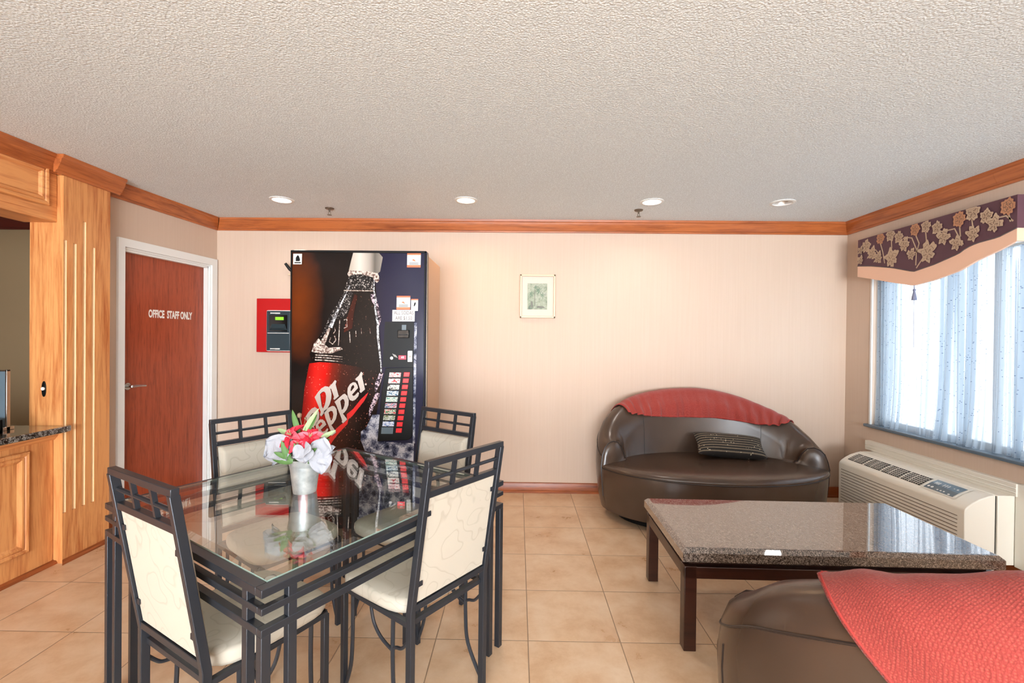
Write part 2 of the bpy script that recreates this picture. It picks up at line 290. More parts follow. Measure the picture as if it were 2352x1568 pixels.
# ------------------------------------------------------------------ mesh helpers
class MB:
    def __init__(s): s.v = []; s.f = []; s.m = []; s.T = Matrix.Identity(4); s.mi = 0
    def add(s, vs, fs, mi=None):
        o = len(s.v); s.v += [tuple(s.T @ Vector(p)) for p in vs]; s.f += [tuple(o + i for i in f) for f in fs]
        s.m += [s.mi if mi is None else mi] * len(fs); return s
    def box(s, x0, x1, y0, y1, z0, z1, mi=None):
        vs = [(x, y, z) for z in (z0, z1) for y in (y0, y1) for x in (x0, x1)]
        return s.add(vs, [(0, 2, 3, 1), (4, 5, 7, 6), (0, 1, 5, 4), (2, 6, 7, 3), (0, 4, 6, 2), (1, 3, 7, 5)], mi)
    def bar(s, p0, p1, w, h, up=(0, 0, 1), mi=None):
        p0, p1 = Vector(p0), Vector(p1); d = (p1 - p0).normalized(); up = Vector(up)
        if abs(d.dot(up)) > .98: up = Vector((0, 1, 0))
        a = d.cross(up).normalized(); b = a.cross(d).normalized()
        vs = [p + a * sx * w / 2 + b * sy * h / 2 for p in (p0, p1) for sx, sy in ((-1, -1), (1, -1), (1, 1), (-1, 1))]
        return s.add(vs, [(0, 3, 2, 1), (4, 5, 6, 7)] + [(i, (i + 1) % 4, 4 + (i + 1) % 4, 4 + i) for i in range(4)], mi)
    def tube(s, pts, r, n=10, mi=None, caps=True):
        pts = [Vector(p) for p in pts]; rs = r if isinstance(r, (list, tuple)) else [r] * len(pts)
        vs = []; prev = None
        for i, p in enumerate(pts):
            d = (pts[min(i + 1, len(pts) - 1)] - pts[max(i - 1, 0)]).normalized()
            if prev is None:
                a = d.cross(Vector((0, 0, 1)))
                if a.length < .05: a = d.cross(Vector((1, 0, 0)))
            else: a = prev - d * prev.dot(d)
            a.normalize(); prev = a; b = d.cross(a)
            vs += [p + (a * math.cos(2 * PI * k / n) + b * math.sin(2 * PI * k / n)) * rs[i] for k in range(n)]
        fs = [(i * n + k, i * n + (k + 1) % n, (i + 1) * n + (k + 1) % n, (i + 1) * n + k) for i in range(len(pts) - 1) for k in range(n)]
        if caps: fs += [tuple(range(n))[::-1], tuple((len(pts) - 1) * n + k for k in range(n))]
        return s.add(vs, fs, mi)
    def lathe(s, prof, c=(0, 0, 0), n=32, mi=None, cap=True):
        vs = [(c[0] + r * math.cos(2 * PI * k / n), c[1] + r * math.sin(2 * PI * k / n), c[2] + z) for r, z in prof for k in range(n)]
        fs = [(i * n + k, i * n + (k + 1) % n, (i + 1) * n + (k + 1) % n, (i + 1) * n + k) for i in range(len(prof) - 1) for k in range(n)]
        if cap: fs += [tuple(range(n))[::-1], tuple((len(prof) - 1) * n + k for k in range(n))]
        return s.add(vs, fs, mi)
    def grid(s, fn, nu, nv, mi=None, closed=False):
        vs = [fn(i / nu, j / nv) for i in range(nu + 1) for j in range(nv + 1)]
        fs = [(i * (nv + 1) + j, (i + 1) * (nv + 1) + j, (i + 1) * (nv + 1) + j + 1, i * (nv + 1) + j + 1) for i in range(nu) for j in range(nv)]
        return s.add(vs, fs, mi)
    def poly(s, loops, f3, mi=None):
        """2-D loops (holes allowed) mapped by f3 to space"""
        tr = tessellate_polygon([[Vector((x, y, 0)) for x, y in l] for l in loops])
        pts = [p for l in loops for p in l]; return s.add([f3(x, y) for x, y in pts], [tuple(t) for t in tr], mi)
    def prism(s, loop, f3, mi=None):
        """closed 2-D loop extruded: f3(x,y,k) with k 0/1"""
        n = len(loop); vs = [f3(x, y, k) for k in (0, 1) for x, y in loop]
        tr = tessellate_polygon([[Vector((x, y, 0)) for x, y in loop]])
        fs = [tuple(t) for t in tr] + [tuple(n + i for i in t[::-1]) for t in tr] + [(i, (i + 1) % n, n + (i + 1) % n, n + i) for i in range(n)]
        return s.add(vs, fs, mi)
    def text(s, body, size, f3, mi=None, bold=0.0, sx=1.0, align='CENTER'):
        cu = D.curves.new('t', 'FONT'); cu.body = body; cu.size = size; cu.align_x = align; cu.align_y = 'CENTER'; cu.offset = bold; cu.resolution_u = 3
        ob = D.objects.new('t', cu); COL.objects.link(ob); bpy.context.view_layer.update()
        me = ob.to_mesh(); vs = [f3(v.co.x * sx, v.co.y) for v in me.vertices]; fs = [tuple(p.vertices) for p in me.polygons]
        ob.to_mesh_clear(); D.objects.remove(ob); D.curves.remove(cu); return s.add(vs, fs, mi)
    def build(s, name, mats, parent=None, smooth=False, bevel=0, seg=2, recalc=True, subsurf=0, weld=False, angle=35):
        me = D.meshes.new(name); me.from_pydata(s.v, [], s.f)
        if not isinstance(mats, (list, tuple)): mats = [mats]
        for m in mats: me.materials.append(M[m] if isinstance(m, str) else m)
        me.polygons.foreach_set('material_index', s.m)
        if recalc or weld:
            bm = bmesh.new(); bm.from_mesh(me)
            if weld: bmesh.ops.remove_doubles(bm, verts=bm.verts, dist=1e-5)
            if recalc: bmesh.ops.recalc_face_normals(bm, faces=bm.faces)
            bm.to_mesh(me); bm.free()
        if smooth or bevel: me.polygons.foreach_set('use_smooth', [True] * len(me.polygons))
        if (smooth or bevel): me.set_sharp_from_angle(angle=R(angle))
        me.update()
        o = D.objects.new(name, me); COL.objects.link(o)
        if bevel:
            b = o.modifiers.new('bevel', 'BEVEL'); b.width = bevel; b.segments = seg; b.limit_method = 'ANGLE'; b.angle_limit = R(40); b.harden_normals = False
        if subsurf:
            b = o.modifiers.new('sub', 'SUBSURF'); b.levels = subsurf; b.render_levels = subsurf
        if parent is not None: o.parent = parent
        return o
def tag(o, label, cat, group=None, kind=None):
    o['label'] = label
    if cat: o['category'] = cat
    if group: o['group'] = group
    if kind: o['kind'] = kind
    return o
def thing(name, label, cat, loc=(0, 0, 0), rot=0, group=None):
    o = D.objects.new(name, None); COL.objects.link(o); o.location = loc; o.rotation_euler = (0, 0, rot); o.empty_display_size = .1
    return tag(o, label, cat, group)
def struct(o, label=None):
    o['kind'] = 'structure'
    if label: o['label'] = label
    return o
def dup(root, loc, rot, label, group=None):
    r = root.copy(); COL.objects.link(r); r.location = loc; r.rotation_euler = (0, 0, rot); r['label'] = label
    if group: r['group'] = group
    for ch in list(root.children):
        c = ch.copy(); COL.objects.link(c); c.parent = r
        for g in list(ch.children):
            d = g.copy(); COL.objects.link(d); d.parent = c
    return r

# ------------------------------------------------------------------ room shell
H = 2.44; YB = 4.13; XR = 2.925; YF = -5.0; XO = -5.6
LA = Vector((-2.83, 3.05, 0)); LB = Vector((-2.74, YB, 0)); LD = (LB - LA).normalized(); LN = Vector((LD.y, -LD.x, 0)); LL = (LB - LA).length
def LW(s, out, z):   # left wall frame: s along the wall, out into the room
    p = LA + LD * s + LN * out; return (p.x, p.y, z)
struct(MB().box(XO - .1, XR + .15, YF - .15, YB + .1, -.05, 0).build('floor', 'floor'), 'cream and beige square ceramic tile floor with thin brown grout')
# ceiling with holes for the downlights
bm = bmesh.new(); RH = .072; lights_xy = [(a, b) for a, b, *_ in DOWNLIGHTS] + HIDDEN_LIGHTS
loops = [[(XO - .1, YF - .15), (XR + .15, YF - .15), (XR + .15, YB + .1), (XO - .1, YB + .1)]] + [[(x + RH * math.cos(2 * PI * k / 24), y + RH * math.sin(2 * PI * k / 24)) for k in range(24)] for x, y in lights_xy]
ed = []
for l in loops:
    vs = [bm.verts.new((x, y, H)) for x, y in l]; ed += [bm.edges.new((vs[i], vs[(i + 1) % len(vs)])) for i in range(len(vs))]
bmesh.ops.triangle_fill(bm, edges=ed, use_beauty=True, use_dissolve=False, normal=(0, 0, -1))
for f in bm.faces:
    if f.normal.z > 0: f.normal_flip()
me = D.meshes.new('ceiling'); bm.to_mesh(me); bm.free(); me.materials.append(M['ceiling'])
ce = D.objects.new('ceiling', me); COL.objects.link(ce); struct(ce, 'off-white popcorn textured ceiling')
M['office_paper'] = mat('tan_wallpaper', srgb(164, 140, 106), .6)
struct(MB().box(XO, -2.86, YB, YB + .1, 0, H).build('wall_office_back', 'office_paper'), 'tan office wall seen through the counter opening')
struct(MB().box(-2.86, XR + .15, YB, YB + .1, 0, H).build('wall_back', 'plaster'), 'long peach beige papered wall behind the sofa and vending machine')
b = MB(); WY0, WY1, WZ0, WZ1 = 2.0, 3.84, .705, 2.02
b.box(XR, XR + .15, YF, WY0, 0, H).box(XR, XR + .15, WY1, YB, 0, H).box(XR, XR + .15, WY0, WY1, 0, WZ0).box(XR, XR + .15, WY0, WY1, WZ1, H)
struct(b.build('wall_right', 'plaster'), 'peach beige wall with the curtained window')
b = MB()
DS0, DS1, DZ = .172, 1.02, 2.015
def lbox(b, s0, s1, o0, o1, z0, z1, mi=None):
    vs = [LW(s, o, z) for z in (z0, z1) for o in (o0, o1) for s in (s0, s1)]
    return b.add(vs, [(0, 2, 3, 1), (4, 5, 7, 6), (0, 1, 5, 4), (2, 6, 7, 3), (0, 4, 6, 2), (1, 3, 7, 5)], mi)
lbox(b, -.03, DS0, -.12, 0, 0, H); lbox(b, DS1, LL, -.12, 0, 0, H); lbox(b, DS0, DS1, -.12, 0, DZ, H)
struct(b.build('wall_left', 'plaster'), 'short wall section with the office door')
b = MB(); b.box(XO, XO + .1, YF, YB, 0, H).build
struct(MB().box(XO - .1, XO, YF, YB, 0, H).build('wall_office', 'plaster'))
GX0, GX1, GZ0, GZ1 = -2.3, 2.7, .37, 2.27
b = MB().box(XO, GX0, YF - .15, YF, 0, H).box(GX1, XR + .15, YF - .15, YF, 0, H).box(GX0, GX1, YF - .15, YF, 0, GZ0).box(GX0, GX1, YF - .15, YF, GZ1, H)
struct(b.build('wall_front', 'plaster'))
b = MB()
for x in (GX0, -1.05, .2, 1.45, GX1): b.box(x - .03, x + .03, YF - .11, YF - .05, GZ0, GZ1)
b.box(GX0, GX1, YF - .11, YF - .05, GZ0, GZ0 + .05).box(GX0, GX1, YF - .11, YF - .05, GZ1 - .05, GZ1)
struct(b.build('window_2', 'white_paint'))
struct(MB().box(-2.92, -2.80, YF, -.6, 0, H).build('wall_left_front', 'plaster'))
# window_1
b = MB()
for y0, y1, z0, z1 in ((WY0, WY1, WZ0, WZ0 + .045), (WY0, WY1, WZ1 - .045, WZ1), (WY0, WY0 + .045, WZ0, WZ1), (WY1 - .045, WY1, WZ0, WZ1), (2.90, 2.945, WZ0, WZ1)):
    b.box(XR + .085, XR + .13, y0, y1, z0, z1)
win = struct(b.build('window_1', 'white_paint', bevel=.003), 'wide window with white frame behind sheer curtains')
MB().box(XR + .105, XR + .111, WY0 + .04, WY1 - .04, WZ0 + .04, WZ1 - .04).build('pane', 'pane', win)
b = MB().box(XR - .03, XR + .086, WY0 - .03, WY1 + .035, WZ0 - .022, WZ0 + .002)
b.build('window_sill', 'sill', win, bevel=.006)
b = MB().box(XR - .006, XR + .006, WY1 - .012, WY1 + .004, WZ0, WZ1).box(XR - .004, XR + .06, WY0, WY1, WZ1 - .03, WZ1 - .001)
b.build('window_casing', 'white_paint', win)

def molding(name, prof, p0, p1, nrm, mt, z=0, label=None, m0=0, m1=0, struc=True, parent=None):
    """profile (out, z) swept from p0 to p1; m0/m1 = mitre slope at the ends"""
    p0, p1, nrm = Vector(p0), Vector(p1), Vector(nrm); d = (p1 - p0).normalized(); n = len(prof)
    vs = []
    for p, sg in ((p0, m0), (p1, -m1)):
        for o, zz in prof: q = p + nrm * o + d * sg * o; vs.append((q.x, q.y, z + zz))
    fs = [(i, (i + 1) % n, n + (i + 1) % n, n + i) for i in range(n)] + [tuple(range(n))[::-1], tuple(range(n, 2 * n))]
    ob = MB().add(vs, fs).build(name, mt, parent, smooth=True, angle=25)
    if struc: struct(ob, label)
    return ob
CR = [(0, -.105), (.012, -.105), (.016, -.092), (.026, -.088), (.030, -.078), (.044, -.050), (.052, -.024), (.060, -.018), (.062, 0), (0, 0)]
molding('trim_1', CR, (-2.74, YB, 0), (XR, YB, 0), (0, -1, 0), 'trim_x', H, 'orange oak crown moulding along the back wall', 1, 1)
molding('trim_2', CR, (XR, YB, 0), (XR, 3.0 - .17, 0), (-1, 0, 0), 'trim_y', H, 'oak crown moulding over the window, far length', 1, 0)
molding('trim_3', CR, (XR, 2.829, 0), (XR, YF, 0), (-1, 0, 0), 'trim_y', H, 'oak crown moulding over the window, near length', 0, 0)
molding('trim_4', CR, LW(0, 0, 0), LW(LL, 0, 0), LN, 'trim_y', H, 'oak crown moulding over the office door', 0, 1)
molding('trim_5', CR, (XO, YB, 0), (-2.88, YB, 0), (0, -1, 0), 'trim_dark', H - .005, 'dark red crown moulding in the office behind the counter')
BS = [(0, 0), (.026, 0), (.026, .008), (.020, .018), (.013, .022), (.013, .072), (.008, .086), (0, .09)]
molding('baseboard_back', BS, (-2.74, YB, 0), (XR, YB, 0), (0, -1, 0), 'base_x', 0, 'oak baseboard along the back wall', 1, 1)
molding('baseboard_right', BS, (XR, YB, 0), (XR, YF, 0), (-1, 0, 0), 'base_y', 0, 'oak baseboard under the window', 1, 0)
molding('baseboard_left', BS, LW(0, 0, 0), LW(.125, 0, 0), LN, 'base_y', 0, 'short oak baseboard beside the office door')

# door_1
b = MB()
def cas(s0, s1, z0, z1): lbox(b, s0, s1, 0, .016, z0, z1)
lbox(b, .128, DS0 + .006, 0, .018, 0, 2.068); lbox(b, DS1 - .012, 1.068, 0, .018, 0, 2.068); lbox(b, DS0 + .006, DS1 - .012, 0, .018, DZ - .006, 2.068)
lbox(b, DS0, DS0 + .02, -.12, -.001, 0, DZ); lbox(b, DS1 - .02, DS1, -.12, -.001, 0, DZ); lbox(b, DS0 + .02, DS1 - .02, -.12, -.001, DZ - .02, DZ)
lbox(b, DS1 - .034, DS1 - .02, -.05, -.012, 0, DZ - .02); lbox(b, DS0 + .02, DS0 + .034, -.05, -.012, 0, DZ - .02); lbox(b, DS0 + .02, DS1 - .02, -.05, -.012, DZ - .034, DZ - .02)
door = struct(b.build('door_1', 'white_paint'), 'mahogany office door in a white metal frame')
b = MB(); lbox(b, DS0 + .022, DS1 - .022, -.095, -.052, .008, DZ - .022); b.build('door_leaf', 'door', door, bevel=.002)
b = MB()
ls = .258; p = Vector(LW(ls, -.052, 1.005)); q = Vector(LW(ls, -.005, 1.005))
b.tube([p, p.lerp(q, .25)], .026, 16); b.tube([p, q], .009, 10); b.tube([q, Vector(LW(ls + .05, -.002, 1.006)), Vector(LW(ls + .115, -.008, 1.0))], [.010, .009, .007], 10)
b.build('door_handle', 'chrome', door, smooth=True)
b = MB(); b.text('OFFICE  STAFF ONLY', .082, lambda x, y: LW(.647 + x, -.0505, 1.545 + y), bold=.0035, sx=.545)
b.build('lettering', 'white', door, recalc=False)

# ------------------------------------------------------------------ oak column, header, counter
XC = -2.735; CY0, CY1 = 2.72, 3.035
col = thing('oak_column', 'fluted honey oak column between the reception counter and the office door', 'column', (0, 0, 0))
XS = -2.94
# shaft with three full grooves and one at the front arris, grooves as real recesses
grooves = [(2.791, .302, 1.94, .011), (2.853, .302, 2.09, .011), (2.915, .302, 1.94, .011), (2.731, .302, 1.95, .010)]
b = MB(); b.box(XS, XC - .012, CY0, CY1, 0, H)
ys = [CY0]
for gy, z0, z1, w in sorted(grooves): ys += [max(CY0, gy - w), gy + w]
ys.append(CY1)
gs = sorted(grooves)
b.box(XC - .012, XC, CY0, CY1, 0, .302).box(XC - .012, XC, CY0, CY1, 2.09, H)
for i in range(0, len(ys), 2):
    if ys[i + 1] - ys[i] > .0005: b.box(XC - .012, XC, ys[i], ys[i + 1], .302, 2.09)
for gy, z0, z1, w in gs:
    if z1 < 2.08: b.box(XC - .012, XC, max(CY0, gy - w), gy + w, z1, 2.09)
b.build('shaft', 'oak', col)
b = MB()
for gy, z0, z1, w in gs:
    def fn(u, v, gy=gy, w=w, z0=z0, z1=z1):
        a = PI * u; return (XC - .001 - math.sin(a) * .0095, gy - w * math.cos(a) if gy - w > CY0 - .002 else gy - w * math.cos(a) , z0 + (z1 - z0) * v)
    b.grid(fn, 8, 1)
b.build('flute', 'oak_light', col, smooth=True, recalc=False, angle=80)
molding('crown', CR, (XC, CY0 - .062, 0), (XC, CY1 + .062, 0), (1, 0, 0), 'trim_y', H - .001, None, 0, 0, False, col)
molding('crown', CR, (XC, CY0, 0), (-2.775, CY0, 0), (0, -1, 0), 'trim_x', H - .001, None, -1, 0, False, col)
molding('base_molding', BS[:4] + [(.0, .022)], (XC, CY0, 0), (XC, CY1, 0), (1, 0, 0), 'base_y', 0, None, -1, 0, False, col)
hb = thing('header_beam', 'honey oak header beam with a raised panel over the reception counter', 'beam', (0, 0, 0))
XH = -2.775
MB().box(XH - .2, XH, -.6, CY0, 2.052, H).build('beam', 'oak_y', hb, bevel=.003)
def raised(parent, X, y0, y1, z0, z1, name='raised_panel', mt='oak_y', w=.055):
    b = MB()
    prof = [(0, .002), (.004, .012), (.012, .016), (.022, .013), (.028, .006), (.034, .011), (.043, .010), (w, -.0025)]
    def ring(o): return [(y0 + o, z0 + o), (y1 - o, z0 + o), (y1 - o, z1 - o), (y0 + o, z1 - o)]
    vs = []; fs = []
    for o, x in prof: vs += [(X + x, y, z) for y, z in ring(o)]
    for i in range(len(prof) - 1):
        for k in range(4): fs.append((i * 4 + k, i * 4 + (k + 1) % 4, i * 4 + 4 + (k + 1) % 4, i * 4 + 4 + k))
    n = len(prof) * 4; fs.append((n - 4, n - 3, n - 2, n - 1))
    b.add(vs, fs); return b.build(name, mt, parent)
# shallow panels stand on the beam face
raised(hb, XH + .004, 1.30, 2.665, 2.135, 2.372); raised(hb, XH + .004, -.2, 1.18, 2.135, 2.372)
molding('crown', CR, (XH, -.6, 0), (XH, CY0, 0), (1, 0, 0), 'trim_y', H - .001, None, 0, 0, False, hb)
ct = thing('reception_counter', 'oak panelled reception counter front below the black granite top', 'counter', (0, 0, 0))
XF = -2.79
MB().box(XF - .55, XF, -.3, CY0 - .002, 0.0, .793).build('body', 'oak', ct, bevel=.003)
raised(ct, XF + .004, 1.55, 2.575, .135, .715, w=.06, mt='oak'); raised(ct, XF + .004, .3, 1.4, .135, .715, w=.06, mt='oak')
molding('cove_molding', [(0, 0), (.008, 0), (.03, .03), (.034, .045), (0, .045)], (XF, -.3, 0), (XF, CY0 - .002, 0), (1, 0, 0), 'oak_y', .748, None, 0, 0, False, ct)
molding('base_molding', BS[:4] + [(.0, .022)], (XF, -.3, 0), (XF, CY0 - .002, 0), (1, 0, 0), 'base_y', 0, None, 0, 0, False, ct)
b = MB(); X1 = -2.695
loop = [(-3.42, -.35), (X1, -.35), (X1, 2.70), (X1 - .006, 2.735), (X1 - .02, 2.755), (XC + .002, 2.765), (XC + .002, CY0 - .002), (-3.42, CY0 - .002)]
b.prism(loop, lambda x, y, k: (x, y, .795 + .037 * k)); 
tag(b.build('countertop', 'granite_black', bevel=.008, seg=3), 'polished black speckled granite countertop on the reception counter', 'countertop')
ob = thing('door_bell', 'small oval black bell push with a white button on the side of the oak column', 'doorbell', (-2.848, CY0, 1.052))
b = MB()
def ov(r0, r1, n=28): return [(r0 * math.cos(2 * PI * k / n), r1 * math.sin(2 * PI * k / n)) for k in range(n)]
b.prism(ov(.0125, .047), lambda x, y, k: (x, -.006 * k, y)); b.build('plate', 'black', ob, bevel=.002)
b = MB(); b.prism(ov(.010, .010), lambda x, y, k: (x, -.006 - .006 * k, y + .002)); b.build('button', 'white', ob, bevel=.002)
tr_ = thing('card_holder', 'small black plastic card holder lying on the granite countertop', 'holder', (-2.885, 2.44, .832))
b = MB().box(-.09, .045, -.06, .05, 0, .008).box(-.09, .045, .042, .05, 0, .075).box(.037, .045, -.06, .05, 0, .02).box(.035, .045, .03, .05, 0, .075).box(-.09, -.082, -.06, .05, 0, .075).box(-.09, .045, -.06, -.052, 0, .03)
b.build('tray', 'black', tr_, bevel=.002)
sg = thing('picture_stand', 'silver framed acrylic stand at the left edge of the countertop', 'stand', (-2.965, 2.575, .832))
MB().box(-.16, .06, -.008, .004, .02, .335).build('glass_plate', 'glass_panel', sg)
MB().box(.054, .064, -.012, .008, 0, .345).box(-.17, .064, -.012, .008, .335, .345).box(-.17, .064, -.03, .03, 0, .02).build('frame', 'chrome', sg, bevel=.002)

# ------------------------------------------------------------------ ceiling fixtures
for i, (x, y, c, p) in enumerate(DOWNLIGHTS):
    lab = ['bright recessed ceiling downlight nearest the office door', 'warm glowing recessed downlight above the right side of the vending machine', 'bright recessed downlight beside the right sprinkler head', 'unlit recessed downlight nearest the window'][i]
    t = thing('recessed_downlight', lab, 'ceiling light', (x, y, H), 0, 'recessed downlights in the ceiling')
    MB().lathe([(.068, .0), (.088, 0), (.088, -.004), (.070, -.007), (.066, .0)], n=40, cap=False).build('trim_ring', 'white_paint', t, smooth=True)
    MB().lathe([(.0715, -.002), (.062, .04), (.05, .09), (.002, .095)], n=32, cap=False).build('reflector', 'can', t, smooth=True, angle=70)
    b = MB()
    if c: b.lathe([(.002, .018), (.045, .02), (.058, .03), (.03, .07), (.002, .08)], n=24); b.build('bulb', 'bulb_warm' if i == 1 else 'bulb', t, smooth=True)
    else: b.lathe([(.002, .02), (.02, .024), (.03, .04), (.03, .06), (.015, .085), (.002, .088)], (-.005, .01, 0), 20); b.build('bulb', 'bulb_off', t, smooth=True)
    if c: 
        o = area('downlight_beam', (x, y, H - .010), (0, 0, 0), .11, .11, p, c, spread=R(150), shape='DISK')
for x, y in HIDDEN_LIGHTS:
    area('downlight_beam', (x, y, H - .003), (0, 0, 0), .14, .14, 1.2 if y > 0 else 3.0, (1, .92, .84), spread=R(170), shape='DISK')
for (x, y, lab) in ((-1.562, 3.758, 'small bronze sprinkler head left of the vending machine top'), (.969, 3.748, 'small bronze sprinkler head beneath the third downlight')):
    t = thing('fire_sprinkler', lab, 'sprinkler', (x, y, H), 0, 'sprinkler heads in the ceiling')
    MB().lathe([(.0, .0), (.036, 0), (.032, -.008), (.012, -.012), (.0, -.012)], n=24, cap=False).build('escutcheon', 'bronze', t, smooth=True)
    b = MB(); b.tube([(0, 0, -.01), (0, 0, -.03)], .006); b.tube([(-.004, 0, -.03), (-.009, 0, -.042), (-.002, 0, -.055)], .002, 6); b.tube([(.004, 0, -.03), (.009, 0, -.042), (.002, 0, -.055)], .002, 6); b.build('frame_arm', 'bronze', t, smooth=True)
    MB().lathe([(0, -.054), (.018, -.054), (.018, -.057), (0, -.057)], n=16, cap=False).build('deflector', 'bronze', t)

# ------------------------------------------------------------------ wall pieces
t = thing('alarm_panel', 'red alarm cabinet with dark control unit on the wall beside the vending machine', 'alarm panel', (-2.327, YB, 1.24))
MB().box(0, .47, -.085, 0, 0, .477).build('cabinet', 'red_box', t, bevel=.004)
MB().box(-.006, .002, -.06, -.03, .20, .30).build('latch', 'red_box', t, bevel=.002)
u = MB().box(.108, .33, -.125, -.085, .010, .372).build('control_unit', 'white_paint', t, bevel=.012, seg=3)
MB().box(.115, .324, -.130, -.12, .017, .365).build('face', 'teal_dark', u, bevel=.010, seg=3)
MB().box(.140, .30, -.132, -.128, .185, .33).build('recess', 'black_gloss', u)
b = MB(); b.add([(.14, -.133, .195), (.30, -.133, .195), (.28, -.160, .215), (.165, -.160, .215), (.165, -.134, .25), (.28, -.134, .25)], [(0, 1, 2, 3), (3, 2, 5, 4), (0, 3, 4), (1, 5, 2)]); b.build('hood', 'teal_dark', u)
MB().box(.195, .268, -.136, -.131, .285, .312).build('display', 'lcd', u)
MB().box(.125, .315, -.132, -.129, .168, .173).build('stripe', 'white', u)
for z in (.345, .032): MB().box(.15, .152, -.133, -.129, z - .006, z + .006).box(.152, .196, -.133, -.129, z - .0035, z + .0045).box(.192, .235, -.133, -.129, z - .005, z + .005).build('marking_strip', 'white', u)
t = thing('wall_hook', 'black rod sticking out from behind the upper left of the vending machine', 'hook', (-2.03, YB, 1.98))
b = MB(); b.tube([(0.02, 0, -.03), (0.02, -.05, -.03), (-.01, -.07, .0), (-.045, -.08, .05)], [.012, .012, .014, .012], 10); b.build('rod', 'black', t, smooth=True)
b = MB(); b.tube([(0.02, -.03, -.05), (-.035, -.05, -.045)], .006, 8); b.build('lower_rod', 'frame', t, smooth=True)
tag(MB().box(-.99, -.92, YB - .03, YB, 2.04, 2.09).build('junction_box', 'plaster', bevel=.003), 'small beige box on the back wall just above the vending machine', 'box')

t = thing('framed_picture', 'small palm watercolour in a cream frame on the back wall', 'picture', (.171, YB, 1.765))
w, h = .159, .195
b = MB()
for x0, x1, z0, z1 in ((-w, w, h - .018, h), (-w, w, -h, -h + .018), (-w, -w + .018, -h, h), (w - .018, w, -h, h)): b.box(x0, x1, -.032, -.004, z0, z1)
b.build('frame', 'frame', t, bevel=.004)
MB().box(-w + .01, w - .01, -.016, -.004, -h + .01, h - .01).build('mat_board', 'mat_board', t)
b = MB().box(-.092, .086, -.018, -.0155, -.118, .115); pr_ = b.build('print', 'print', t)
b = MB(); fp = lambda x, y: (x, -.0188, y)
for cx, cz, s in ((.02, .05, 1.0), (-.05, .02, .8), (-.01, .08, .7), (.05, .01, .7)):
    for k in range(8):
        a = 2 * PI * k / 8 + cx * 9; L = .036 * s
        b.poly([[(cx, cz), (cx + L * .6 * math.cos(a - .18), cz + L * .6 * math.sin(a - .18) + .004), (cx + L * math.cos(a), cz + L * math.sin(a) - .006), (cx + L * .5 * math.cos(a + .15), cz + L * .5 * math.sin(a + .15))]], fp)
b.build('palm_fronds', 'palm_green', t, recalc=False)
b = MB().poly([[(-.028, -.09), (-.022, -.09), (-.024, .05), (-.029, .05)]], fp).poly([[(-.06, -.10), (-.04, -.10), (-.045, -.05), (-.062, -.04)]], fp).poly([[(.0, -.085), (.05, -.09), (.07, -.105), (-.01, -.105)]], fp); b.build('trunk', 'palm_grey', t, recalc=False)

# ------------------------------------------------------------------ vending machine
vm = thing('vending_machine', 'tall black soda vending machine with a large bottle print, standing against the back wall', 'vending machine', (-1.0895, 3.10, 0))
HW = .4645
def AR(px, py):   # artwork sheet units -> machine face (x, z)
    return (px - 667 - (py - 573) * .0117) * .93 / 313 - HW, 1.973 - (py - 573) * .0029625 + (px - 667) * .0000224
ZT = 1.972
def F3(off): return lambda px, py: (AR(px, py)[0], -off, AR(px, py)[1])
cab = MB().box(-HW + .01, HW - .008, .10, .58, .06, 1.955).build('cabinet', 'tan_side', vm, bevel=.006)
MB().box(-HW + .012, HW - .012, .072, .102, .07, 1.955).build('door_gap_shade', 'dark_void', vm)  # dark filler: shade of the gap between door and cabinet put into colour
dr = MB().box(-HW, HW, 0, .075, .075, ZT).build('door', 'door_art', vm, bevel=.008, seg=3)
MB().box(HW - .002, HW + .006, .012, .045, .09, ZT - .02)  .build('hinge_strip', 'bronze', dr, bevel=.002)
b = MB()
for x0, x1, z0, z1 in ((-HW + .004, HW - .004, ZT - .018, ZT - .004), (-HW + .004, -HW + .014, .08, ZT - .004), (HW - .014, HW - .004, .08, ZT - .004)): b.box(x0, x1, -.006, .0, z0, z1)
b.build('edge_trim', 'black', dr, bevel=.002)
for x in (-HW + .06, HW - .06):
    for y in (.12, .52): MB().lathe([(.022, 0), (.022, .012), (.012, .014), (.012, .062)], (x, y, 0), 14).build('levelling_foot', 'chrome', vm)
P4 = lambda L: [(660 + x / 5.225, 560 + y / 5.225) for x, y in L]
P5 = lambda L: [(690 + x / 6.03, 800 + y / 6.03) for x, y in L]
def decal(name, loops, mt, lay, parent=dr):
    if isinstance(loops[0][0], (int, float)): loops = [loops]
    b = MB(); b.poly(loops, F3(.0012 * lay)); 
    o = b.build(name, mt, parent, recalc=False); return o
def ribbon(pts, ws):
    L = []; Rr = []
    for i, (x, y) in enumerate(pts):
        a = pts[max(i - 1, 0)]; c = pts[min(i + 1, len(pts) - 1)]; dx, dy = c[0] - a[0], c[1] - a[1]; l = math.hypot(dx, dy) or 1
        w = ws[i] if isinstance(ws, (list, tuple)) else ws
        L.append((x - dy / l * w / 2, y + dx / l * w / 2)); Rr.append((x + dy / l * w / 2, y - dx / l * w / 2))
    return L + Rr[::-1]
decal('bottle_print', [(803, 633), (792, 667), (772, 702), (755, 735), (735, 775), (722, 800), (716, 812), (722, 832), (712, 836), (704, 900), (700, 960), (694, 1060), (690, 1205), (846, 1205), (852, 1060), (866, 990), (874, 940), (884, 862), (881, 820), (874, 745), (868, 690), (862, 636), (840, 626)], 'bottle_art', 1)
decal('cap_print', P4([(795, 98), (1075, 98), (1105, 112), (1148, 160), (1120, 330), (1095, 352), (980, 330), (745, 318), (770, 200)]), 'cap_art', 2)
